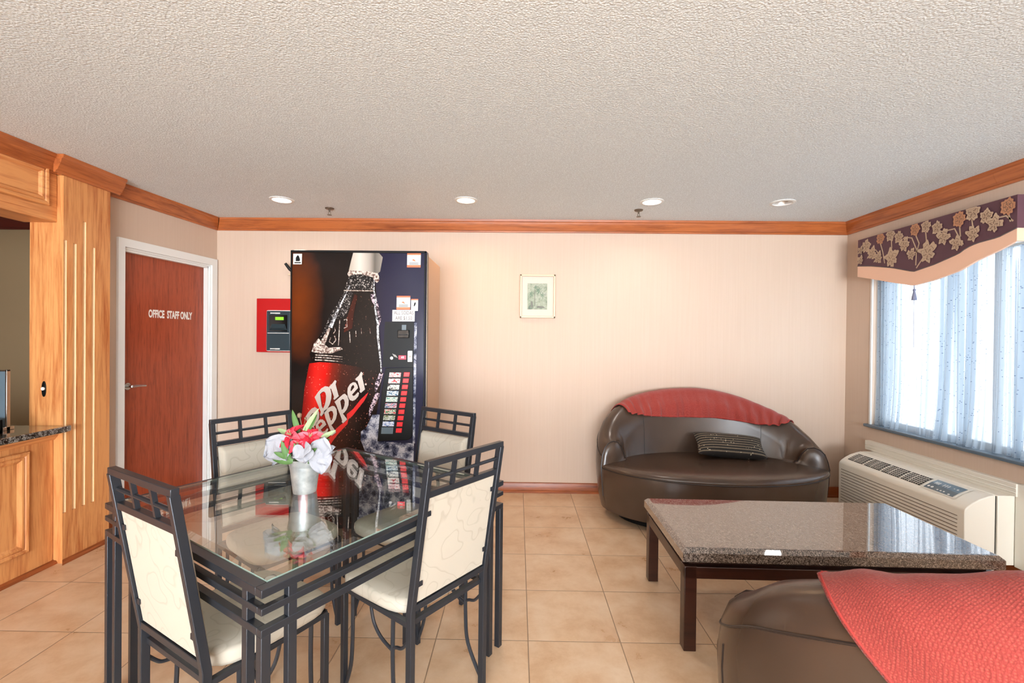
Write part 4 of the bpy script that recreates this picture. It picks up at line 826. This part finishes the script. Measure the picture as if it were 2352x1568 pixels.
# ------------------------------------------------------------------ dining chair
def make_chair(label):
    t = thing('dining_chair', label, 'chair', (0, 0, 0), 0, 'dining chairs around the glass table')
    w = .185
    for sx in (-1, 1):
        b = MB(); x = sx * w; vs = []
        for y, z in ((-.222, 0), (-.222, .455), (-.3035, .966)): vs += [(x + a * .0105, y + c * .013, z) for a, c in ((-1, -1), (1, -1), (1, 1), (-1, 1))]
        b.add(vs, [(3, 2, 1, 0), (8, 9, 10, 11)] + [(i * 4 + k, i * 4 + (k + 1) % 4, i * 4 + 4 + (k + 1) % 4, i * 4 + 4 + k) for i in (0, 1) for k in range(4)])
        post = b.build('rear_post', 'iron', t, bevel=.002)
        b = MB(); b.bar((x, .165, 0), (x, .165, .415), .021, .021); b.build('leg', 'iron', t, bevel=.002)
        b = MB()
        def arc(pts): 
            out = []; n = len(pts)
            for i in range(n - 1):
                p0, p1, p2, p3 = pts[max(i - 1, 0)], pts[i], pts[i + 1], pts[min(i + 2, n - 1)]
                for k in range(5):
                    s = k / 5; out.append(tuple(.5 * ((2 * p1[j]) + (-p0[j] + p2[j]) * s + (2 * p0[j] - 5 * p1[j] + 4 * p2[j] - p3[j]) * s * s + (-p0[j] + 3 * p1[j] - 3 * p2[j] + p3[j]) * s ** 3) for j in range(3)))
            return out + [pts[-1]]
        b.tube(arc([(x, -.13, .415), (x, -.13, .25), (x, -.145, .13), (x, -.215, .02)]), .0075, 8)
        b.tube(arc([(x, .11, .415), (x, .11, .25), (x, .12, .13), (x, .16, .02)]), .0075, 8)
        b.tube(arc([(x, .0, .415), (x, -.02, .35), (x, -.065, .31), (x, -.13, .29)]), .006, 8)
        b.tube(arc([(x, -.215, .36), (x, -.18, .32), (x, -.15, .31), (x, -.13, .30)]), .006, 8)
        b.build('curved_brace', 'iron', t, smooth=True)
    def back(z): return -.222 - .083 * (z - .45) / .535
    for z, e in ((.974, .010), (.868, -.010), (.472, -.010)): MB().bar((-w - e, back(z), z), (w + e, back(z), z), .0215, .021).build('back_rail', 'iron', t, bevel=.0015)
    b = MB(); b.tube([(-w, back(.918), .918), (w, back(.918), .918)], .007, 8)
    for x in (-.062, .062): b.bar((x, back(.965), .965), (x, back(.872), .872), .013, .013, up=(0, 1, 0))
    b.build('back_grille', 'iron', t)
    # upholstered back panel
    b = MB(); z0, z1, x1 = .488, .853, .168
    def bp(u, v):
        x = -x1 + 2 * x1 * u; z = z0 + (z1 - z0) * v
        e = min(1, min(u, 1 - u) / .06, min(v, 1 - v) / .06); return (x, back(z) + .006 + .028 * math.sin(e * PI / 2), z)
    b.grid(bp, 30, 30)
    b.grid(lambda u, v: (-x1 + 2 * x1 * u, back(z0 + (z1 - z0) * v) - .004, z0 + (z1 - z0) * v), 1, 1)
    for a in (0, 1):
        b.grid(lambda u, v: (-x1 + 2 * x1 * u, back(z0 + (z1 - z0) * a) - .004 + .010 * v, z0 + (z1 - z0) * a), 1, 1)
        b.grid(lambda u, v: (-x1 + 2 * x1 * a, back(z0 + (z1 - z0) * u) - .004 + .010 * v, z0 + (z1 - z0) * u), 1, 1)
    b.build('back_cushion', 'cream', t, smooth=True, angle=50)
    for sx in (-1, 1):
        for z in (.80, .555):
            b = MB(); y = back(z) - .007
            b.bar((sx * (w - .004), y, z), (sx * (w - .03), y, z), .004, .016, up=(0, 0, 1)); b.lathe([(.0, -.002), (.004, -.002), (.004, .002), (0, .002)], (0, 0, 0), 8) if 0 else None
            b.build('cushion_clip', 'iron', t)
    # seat
    def sq(a, hx, hy, r):
        c, s = math.cos(a), math.sin(a); n = 5.0
        k = (abs(c) ** n + abs(s) ** n) ** (-1 / n); return c * k * hx, s * k * hy
    b = MB(); rings = [(.93, .425), (.985, .428), (1.0, .440), (1.0, .456), (.985, .468), (.94, .475), (.7, .479), (.35, .481), (.02, .481)]; n = 48
    vs = []
    for f, z in rings:
        for k in range(n):
            x, y = sq(2 * PI * k / n, .200 * f, .197 * f, 0); x *= (1 + .04 * (y / .2)); vs.append((x, y, z))
    fs = [(i * n + k, i * n + (k + 1) % n, (i + 1) * n + (k + 1) % n, (i + 1) * n + k) for i in range(len(rings) - 1) for k in range(n)] + [tuple(range(n))[::-1], tuple((len(rings) - 1) * n + k for k in range(n))]
    b.add(vs, fs); b.build('seat_cushion', 'cream', t, smooth=True, angle=80)
    b = MB(); b.bar((-w, -.21, .415), (w, -.21, .415), .02, .018); b.bar((-w, .165, .415), (w, .165, .415), .02, .018)
    for sx in (-1, 1): b.bar((sx * w, -.22, .415), (sx * w, .17, .415), .02, .018)
    b.build('seat_frame', 'iron', t, bevel=.001)
    return t
ch = make_chair('cream upholstered metal dining chair at the left, nearest the camera, back turned')
ch.location = (-.909, 1.539, 0); ch.rotation_euler = (0, 0, R(-29.5))
dup(ch, (-.420, 1.815, 0), R(53.4), 'cream upholstered metal dining chair at the table with its patterned back towards the coffee table')
dup(ch, (-1.096, 2.133, 0), R(-125.2), 'cream upholstered metal dining chair at the far left, beside the office door')
dup(ch, (-.556, 2.293, 0), R(146.5), 'cream upholstered metal dining chair at the far side, partly in front of the vending machine')

# ------------------------------------------------------------------ flowers
PX, PY, PZ = -.863, 1.853, .753
pt = thing('tin_flower_bucket', 'small galvanised tin bucket standing on the glass table', 'bucket', (PX, PY, PZ))
MB().lathe([(.0, 0), (.044, 0), (.045, .004), (.0555, .095), (.0565, .098), (.0565, .102), (.0575, .105), (.0575, .109), (.0595, .112), (.063, .134), (.065, .138), (.062, .139), (.060, .13), (.043, .006), (.0, .006)], n=48, cap=False).build('pail', 'pot', pt, smooth=True, angle=50)
bq = thing('flower_bouquet', 'artificial bouquet of red and white flowers with green leaves in the tin bucket', 'flowers', (PX, PY, PZ + .01))
def petal(b, base, direc, up, L, Wd, cup=.25, curl=.3, mi=0, ruf=0, sd=0, nu=8, nv=6):
    base, d, up = Vector(base), Vector(direc).normalized(), Vector(up); s = d.cross(up).normalized(); n = s.cross(d).normalized()
    def fn(u, v):
        q = v * 2 - 1; wd = Wd * (math.sin(PI * min(1, .08 + u * .92) ** .8)) ** .7
        z = -curl * L * u * u + cup * wd * q * q + ruf * math.sin(5 * q + sd + 7 * u) * u
        return tuple(base + d * (L * u * (1 - .15 * curl * u)) + s * wd * q + n * z)
    b.grid(fn, nu, nv, mi)
rim = .128
def pos(dx, dy, dz): return Vector((dx, dy, dz + rim))
def stem(b, top, mi=1, r=.0018): 
    top = Vector(top); b.tube([(top.x * .12, top.y * .12, .03), (top.x * .35, top.y * .35, rim * .95), tuple(top)], r, 5, mi)
def toward(x, y, z): return (x, y, z)
rr = random.Random(11)
for (c, sz, nd_, lean, mi) in (((-.042, -.03, .098), .062, 6, (-.4, -.6, .7), 0), ((.036, -.035, .092), .060, 6, (.3, -.6, .7), 0), ((-.002, -.055, .066), .048, 6, (0, -.9, .45), 0), ((-.014, .01, .112), .05, 5, (-.1, .2, .9), 0)):
    b = MB(); c = pos(*c); ax = Vector(lean).normalized(); a0 = ax.cross(Vector((0, 0, 1))).normalized(); b0 = ax.cross(a0)
    for k in range(nd_):
        a = 2 * PI * k / nd_ + rr.uniform(-.2, .2); d = a0 * math.cos(a) + b0 * math.sin(a) + ax * .25
        petal(b, c, d, ax, sz * rr.uniform(.85, 1.15), sz * .27, .5, .35, 0 if k % 3 else 1, .003, k)
    for k in range(5):
        a = 2 * PI * k / 5; b.tube([c, c + ax * .02 + (a0 * math.cos(a) + b0 * math.sin(a)) * .008], .0012, 4, 2)
    stem(b, c, 3); b.build('red_flower', ['red_petal', 'pink_petal', 'leaf_pale', 'leaf'], bq, smooth=True, recalc=False, angle=70)
whites = [((-.070, -.035, .046), [((-.7, -.5, .5), .075, .045), ((-.3, -.3, .9), .06, .042), ((-.9, -.3, -.35), .085, .04), ((.4, -.7, -.5), .06, .03), ((-.5, -.8, -.2), .07, .04), ((-.95, .1, .0), .07, .02), ((-.5, -.4, -.85), .08, .016)]),
          ((.088, -.045, .034), [((.2, -.5, .85), .07, .042), ((.1, -.5, -.9), .085, .042), ((.8, -.4, .4), .065, .02), ((-.7, -.6, .3), .055, .034), ((.8, -.3, .1), .05, .022), ((.5, -.5, -.7), .06, .03)]),
          ((.03, -.07, .052), [((.2, -.5, -.9), .055, .036), ((-.4, -.6, -.3), .05, .03), ((.5, -.6, .1), .05, .028)])]
for c, ps in whites:
    b = MB(); c = pos(*c)
    for k, (d, L, w_) in enumerate(ps): petal(b, c, d, (0.05, -1, .25), L, w_ * 1.08, .16, .22, 0, .0055, k * 2, 12, 10)
    stem(b, c, 1); b.build('white_flower', ['white_petal', 'leaf'], bq, smooth=True, recalc=False, angle=70)
for (c, d, L, w_, mi) in (((-.02, -.01, .10), (-.35, 0, 1), .105, .011, 0), ((.0, -.02, .10), (.55, -.1, 1), .12, .010, 1), ((.01, -.02, .10), (.45, 0, .9), .09, .012, 0), ((-.06, .0, .09), (-.9, 0, .45), .07, .010, 1), ((-.035, -.055, .0), (-.25, -.3, .9), .09, .013, 0), ((-.02, -.06, -.0), (-.9, -.3, .2), .08, .015, 0), ((-.03, -.06, .01), (-.8, -.3, .45), .07, .010, 0), ((.012, -.07, .01), (-.2, -.3, .9), .07, .012, 0), ((.03, -.05, .02), (.6, -.4, .5), .06, .014, 0), ((.035, -.05, -.002), (.8, -.3, .25), .055, .013, 0), ((.07, -.02, .08), (.9, 0, .6), .07, .010, 1), ((.05, .0, .04), (.7, .2, .6), .06, .012, 0)):
    b = MB(); c = pos(*c); petal(b, c, d, (0.2, -1, .4), L, w_, .3, .25, 0, 0); stem(b, c, 0, .0014); b.build('leaf', 'leaf_pale' if mi else 'leaf', bq, smooth=True, recalc=False, angle=70)
b = MB(); b.tube([(0, 0, .03), (-.008, -.005, rim + .05), (-.012, 0, rim + .12), (-.022, 0, rim + .165)], .0018, 6); b.tube([(-.010, 0, rim + .11), (.0, 0, rim + .155)], .0012, 5)
b.build('bud_stem', 'stem', bq, smooth=True)
b = MB(); b.lathe([(.0, -.011), (.007, -.008), (.0095, 0), (.007, .008), (0, .011)], (-.024, 0, rim + .172), 12, cap=False); b.lathe([(.0, -.006), (.005, -.003), (.005, .003), (0, .006)], (.001, 0, rim + .16), 10, cap=False); b.build('bud', 'stem', bq, smooth=True)

# ------------------------------------------------------------------ coffee table
cf = thing('coffee_table', 'low coffee table with a thick brown granite top and dark wooden legs', 'coffee table', (1.437, 2.352, 0), R(-1.0))
hx, hy = .692, .333
b = MB(); bv = .022
def rg(e, z): return [(-hx + e, -hy + e, z), (hx - e, -hy + e, z), (hx - e, hy - e, z), (-hx + e, hy - e, z)]
vs = rg(.004, .402) + rg(0, .406) + rg(0, .444) + rg(bv * .7, .460) + rg(bv, .462); fs = [(3, 2, 1, 0), (16, 17, 18, 19)]
for i in range(4): fs += [(i * 4 + k, i * 4 + (k + 1) % 4, i * 4 + 4 + (k + 1) % 4, i * 4 + 4 + k) for k in range(4)]
b.add(vs, fs); b.build('granite_top', 'granite_brown', cf)
lx, ly = hx - .012, hy - .012
MB().box(-lx + .03, lx - .03, -ly + .03, ly - .03, .375, .402).build('spacer', 'espresso', cf)
b = MB().box(-lx, lx, -ly, -ly + .03, .325, .378).box(-lx, lx, ly - .03, ly, .325, .378).box(-lx, -lx + .03, -ly + .03, ly - .03, .325, .378).box(lx - .03, lx, -ly + .03, ly - .03, .325, .378); b.build('apron', 'espresso', cf, bevel=.003)
for sx in (-1, 1):
    for sy in (-1, 1):
        x0 = sx * lx; y0 = sy * ly
        l = MB().box(min(x0, x0 - sx * .055), max(x0, x0 - sx * .055), min(y0, y0 - sy * .055), max(y0, y0 - sy * .055), 0, .380).build('leg', 'espresso', cf, bevel=.003)
b = MB(); b.prism([(lx - .052, .352), (lx - .045, .372), (lx + .001, .358), (lx + .0, .352)], lambda x, z, k: (x, -ly - .001 - .004 * k, z)); b.build('corner_chip', 'white_paint', cf)

# ------------------------------------------------------------------ sofas
A_, B_ = .875, .5
HR = [(-.3, .57), (-.2, .58), (0, .605), (.28, .675), (.405, .725), (.6, .785), (.777, .85), (.94, .93), (1, .965)]
HL = [(-.3, .58), (-.2, .60), (0, .65), (.24, .73), (.515, .82), (.73, .893), (1, .965)]
def hgt(phi):
    s = 0; 
    for d in (-.06, -.03, 0, .03, .06):
        q = phi + d; t_ = HR if math.cos(q) > 0 else HL; s += float(np.interp(math.sin(q), [a for a, _ in t_], [c for _, c in t_]))
    return s / 5
def section(phi):
    c, s = math.cos(phi), math.sin(phi); O = Vector((A_ * c, B_ * s, 0)); n = Vector((-c / A_, -s / B_, 0)).normalized(); h = hgt(phi); T = .22 + .06 * max(0, s)
    pf = [(.045, .075), (.02, .18), (.005, .32), (.0, .42), (.003, h - .17), (.012, h - .10), (.032, h - .045), (.065, h - .012), (.105, h), (.145, h - .012), (.178, h - .05), (T - .025, h - .12 if h > .7 else h - .09), (T - .01, h - .2 if h > .75 else .46), (T, .46), (T + .02, .425), (T + .03, .40)]
    pf = [pf[0]] + sorted(pf[1:5], key=lambda q: q[1]) + pf[5:]
    return [O + n * d + Vector((0, 0, z)) for d, z in pf]
PH0, PH1 = -13.0, 193.0
def make_sofa(name, label, loc, rot):
    t = thing(name, label, 'sofa', loc, rot, 'matching brown leather tub sofas')
    N = 72; b = MB(); secs = [section(R(PH0 + (PH1 - PH0) * i / N)) for i in range(N + 1)]; K = len(secs[0])
    vs = [tuple(p) for s in secs for p in s]; fs = [(i * K + k, (i + 1) * K + k, (i + 1) * K + (k + 1) % K, i * K + (k + 1) % K) for i in range(N) for k in range(K)]
    b.add(vs, fs)
    b.build('tub_back', 'leather', t, smooth=True, angle=60)
    for e, sg in ((0, -1), (N, 1)):   # bulged arm fronts with piping
        S = secs[e]; cen = sum(S, Vector()) / K; S2 = secs[e + (1 if e == 0 else -1)]; out = (sum(S, Vector()) / K - sum(S2, Vector()) / K); out.z = 0; out.normalize()
        b = MB(); vs = [tuple(p) for p in S]
        for f, o in ((.93, .012), (.75, .022), (.4, .03)): vs += [tuple(cen + (p - cen) * f + out * o) for p in S]
        vs.append(tuple(cen + out * .032)); fs = [(r_ * K + k, r_ * K + (k + 1) % K, r_ * K + K + (k + 1) % K, r_ * K + K + k) for r_ in range(3) for k in range(K)] + [(3 * K + k, 3 * K + (k + 1) % K, 4 * K) for k in range(K)]
        b.add(vs, fs); a = b.build('arm_front', 'leather', t, smooth=True, angle=60)
        b = MB(); b.tube([p + out * .001 for p in S[1:]], .0045, 6); b.build('piping', 'piping', a, smooth=True)
    b = MB(); n = 96
    def el(a, f, z): return (A_ * f * math.cos(a), B_ * f * math.sin(a), z)
    rings = [(.945, .075), (.955, .10), (.975, .2), (.985, .32), (.988, .385), (.985, .395)]
    vs = [el(2 * PI * k / n, f, z) for f, z in rings for k in range(n)]
    fs = [(i * n + k, i * n + (k + 1) % n, (i + 1) * n + (k + 1) % n, (i + 1) * n + k) for i in range(len(rings) - 1) for k in range(n)] + [tuple(range(n))[::-1], tuple((len(rings) - 1) * n + k for k in range(n))]
    b.add(vs, fs); base = b.build('base', 'leather', t, smooth=True, angle=60)
    b = MB(); rings = [(.985, .393), (.995, .402), (.992, .414), (.97, .426), (.9, .438), (.75, .448), (.45, .455), (.02, .457)]
    vs = [el(2 * PI * k / n, f, z) for f, z in rings for k in range(n)]
    fs = [(i * n + k, i * n + (k + 1) % n, (i + 1) * n + (k + 1) % n, (i + 1) * n + k) for i in range(len(rings) - 1) for k in range(n)] + [tuple(range(n))[::-1], tuple((len(rings) - 1) * n + k for k in range(n))]
    b.add(vs, fs); seat = b.build('seat_cushion', 'leather', t, smooth=True, angle=60)
    b = MB(); b.tube([el(R(192 + 156 * i / 60), .994, .398) for i in range(61)], .0045, 6); b.build('piping', 'piping', seat, smooth=True)
    b = MB()
    def seam(ph, k, f): s = section(ph); p = s[k].lerp(s[k + 1], f); return p
    pts = []
    for i in range(81):
        ph = R(PH0 + 2 + (PH1 - PH0 - 4) * i / 80); s = section(ph); zt = hgt(ph) - .115
        for k in range(2, 7):
            if s[k].z <= zt <= s[k + 1].z: p = s[k].lerp(s[k + 1], (zt - s[k].z) / (s[k + 1].z - s[k].z)); break
        else: p = s[4]
        c = Vector((p.x / A_ ** 2, p.y / B_ ** 2, 0)).normalized(); pts.append(p + c * .001)
    b.tube(pts, .0038, 6); b.build('back_seam', 'piping', t, smooth=True)
    b = MB()
    for ph in (12, 168):
        s = section(R(ph)); b.tube([p + Vector((p.x / A_ ** 2, p.y / B_ ** 2, 0)).normalized() * .0 for p in s[0:5]], .003, 5)
    for ph in (48, 132):
        s = section(R(ph)); b.tube([p for p in s[8:15]], .0022, 5)
    b.build('side_seam', 'piping', t, smooth=True)
    MB().lathe([(.0, 0), (1, 0), (1, .05), (.9, .076), (0, .076)], n=64, cap=False).build('plinth', 'black', t).scale = (.70, .36, 1)
    return t
S1 = ((1.505, 3.615, 0), R(-2)); S2 = ((1.43, 1.08, 0), R(154))
make_sofa('tub_sofa', 'brown leather tub sofa against the back wall, seat facing the camera', *S1)
make_sofa('tub_sofa', 'brown leather tub sofa in the right foreground, seen from behind', *S2)

def throw(name, label, S, pa, pb, inner, outer, seed, wr, skew=0):
    rnd = random.Random(seed)
    M4 = Matrix.Translation(S[0]) @ Matrix.Rotation(S[1], 4, 'Z')
    NU, NV = 150, 46; cache = []
    skew_ = skew
    def col_(u, ph):
        s = section(ph); s = s[1:]
        L = [0]
        for k in range(1, len(s)): L.append(L[-1] + (s[k] - s[k - 1]).length)
        return (u, ph, s, L, L[7])
    def at(s, L, x):
        x = min(max(x, L[0]), L[-1]); k = 0
        while k < len(L) - 2 and L[k + 1] < x: k += 1
        f = (x - L[k]) / (L[k + 1] - L[k]); p = s[k].lerp(s[k + 1], f); d = (s[k + 1] - s[k]).normalized()
        return p, d
    vs = []
    for i in range(NU + 1):
        for j in range(NV + 1):
            u = i / NU; v = j / NV; vr = outer(u) / (outer(u) + inner(u)); ph = R(pa + (pb - pa) * u + skew * (max(0, vr - v) / vr) ** .9 * (1 - u)); (u, ph, s, L, rd) = col_(u, ph)
            o, i_ = outer(u), inner(u); tang = Vector((-A_ * math.sin(ph), B_ * math.cos(ph), 0)).normalized()
            x = rd - o + (o + i_) * v
            p = Vector(); n = Vector()
            for dx in (-.022, -.011, 0, .011, .022):
                q, d = at(s, L, x + dx); p += q; n += d.cross(tang)
            p /= 5; n.normalize()
            c = Vector((A_ * math.cos(ph), B_ * math.sin(ph), 0)); cc = c - c.normalized() * .12 + Vector((0, 0, .35))
            if n.dot(p - cc) < 0: n = -n
            w_ = wr(u, v)
            vs.append(tuple(M4 @ (p + n * (.009 + w_))))
    b = MB(); fs = [(i * (NV + 1) + j, (i + 1) * (NV + 1) + j, (i + 1) * (NV + 1) + j + 1, i * (NV + 1) + j + 1) for i in range(NU) for j in range(NV)]
    b.v = [tuple(v_) for v_ in vs]; b.f = fs; b.m = [0] * len(fs)
    hem = MB()
    ring = [j for j in range(NV + 1)]
    e1 = [vs[i * (NV + 1) + NV - 1] for i in range(NU + 1)]; e2 = [vs[1 * (NV + 1) + j] for j in range(NV + 1)]; e3 = [vs[(NU - 1) * (NV + 1) + j] for j in range(NV + 1)]; e4 = [vs[i * (NV + 1) + 1] for i in range(NU + 1)]
    o = b.build(name, 'coral', smooth=True, recalc=True, angle=180)
    so = o.modifiers.new('thick', 'SOLIDIFY'); so.thickness = .003; so.offset = 0
    tag(o, label, 'throw', 'coral throws over the sofas')
    for e in (e1, e2, e3, e4): hem.tube(e, .0032, 5)
    h = hem.build('hem', 'coral_hem', o, smooth=True)
    return o
def wr1(u, v):
    a = math.sin(2 * PI * (13 * u + 1.1 * v * math.sin(6 * u)) + 2 * math.sin(9 * u)); b_ = math.sin(2 * PI * 29 * u + 3 * v)
    return max(0, (.011 * (a + .9) + .003 * (b_ + 1)) * max(0, v - .38) * 1.9)
throw('throw_cloth', 'coral red cloth draped over the back of the far sofa by the wall', S1, 147, 26,
      lambda u: .03 + .285 * math.sin(PI * min(1, max(0, u * .97 + .03))) ** .62 * (1 - .12 * u), lambda u: .16, 2, wr1)
def wr2(u, v):
    a = math.sin(2 * PI * 5 * u + 5 * v + 1.5); b_ = math.sin(2 * PI * 11 * u + 2); return max(0, .006 * (a + 1) * (.4 + .6 * v) + .0025 * (b_ + 1) * v)
throw('throw_cloth', 'coral red woven cloth draped over the back of the foreground sofa', S2, 36.5, 146,
      lambda u: .03 + .2 * math.sin(PI * u) ** .5, lambda u: .50, 5, wr2, 33)

# pillow on far sofa
pw = thing('throw_pillow', 'small rectangular black pillow with dotted cream stripes on the far sofa', 'pillow', (1.690, 3.66, .475), R(-4))
b = MB(); HXp, HZp = .262, .105
def pil(sgn):
    def fn(u, v):
        x, z = u * 2 - 1, v * 2 - 1; e = (1 - x ** 4) * (1 - z ** 4); th = .055 * max(0, e) ** .55
        px = x * HXp * (1 - .05 * (1 - abs(z)) * abs(x)); pz = z * HZp * (1 - .08 * (1 - abs(x)) * 0)
        return (px, sgn * th, pz)
    return fn
b.grid(pil(-1), 30, 16); b.grid(pil(1), 30, 16)
po = b.build('pillow_case', 'pillow', pw, smooth=True, weld=True, angle=60); po.rotation_euler = (R(-52), R(3), 0); po.location = (0, 0, .075)

# ------------------------------------------------------------------ outside
struct(MB().box(-14, 22, -16, 24, -.42, -.30).build('ground_outside', 'outside'))
rt = random.Random(5)
for i, (x, y, lab) in enumerate(((9.5, 5.2, 'bare leafless tree outside the window, left one'), (11.5, 7.8, 'bare leafless tree outside the window, farthest one'), (8.6, 3.4, 'bare leafless tree outside the window, nearest one'))):
    b = MB()
    def br(p, d, L, r, dep):
        q = p + d * L; b.tube([p, (p + q) / 2 + Vector((rt.uniform(-.03, .03),) * 3) * L, q], [r, r * .85, r * .7], 6)
        if dep:
            for _ in range(3): br(q, (d + Vector((rt.uniform(-.7, .7), rt.uniform(-.7, .7), rt.uniform(.0, .5)))).normalized(), L * .68, r * .6, dep - 1)
    br(Vector((0, 0, 0)), Vector((0, 0, 1)), 1.6, .09, 4)
    o = b.build('bare_tree', 'bark'); o.location = (x, y, -.31); tag(o, lab, 'tree', 'bare trees outside')
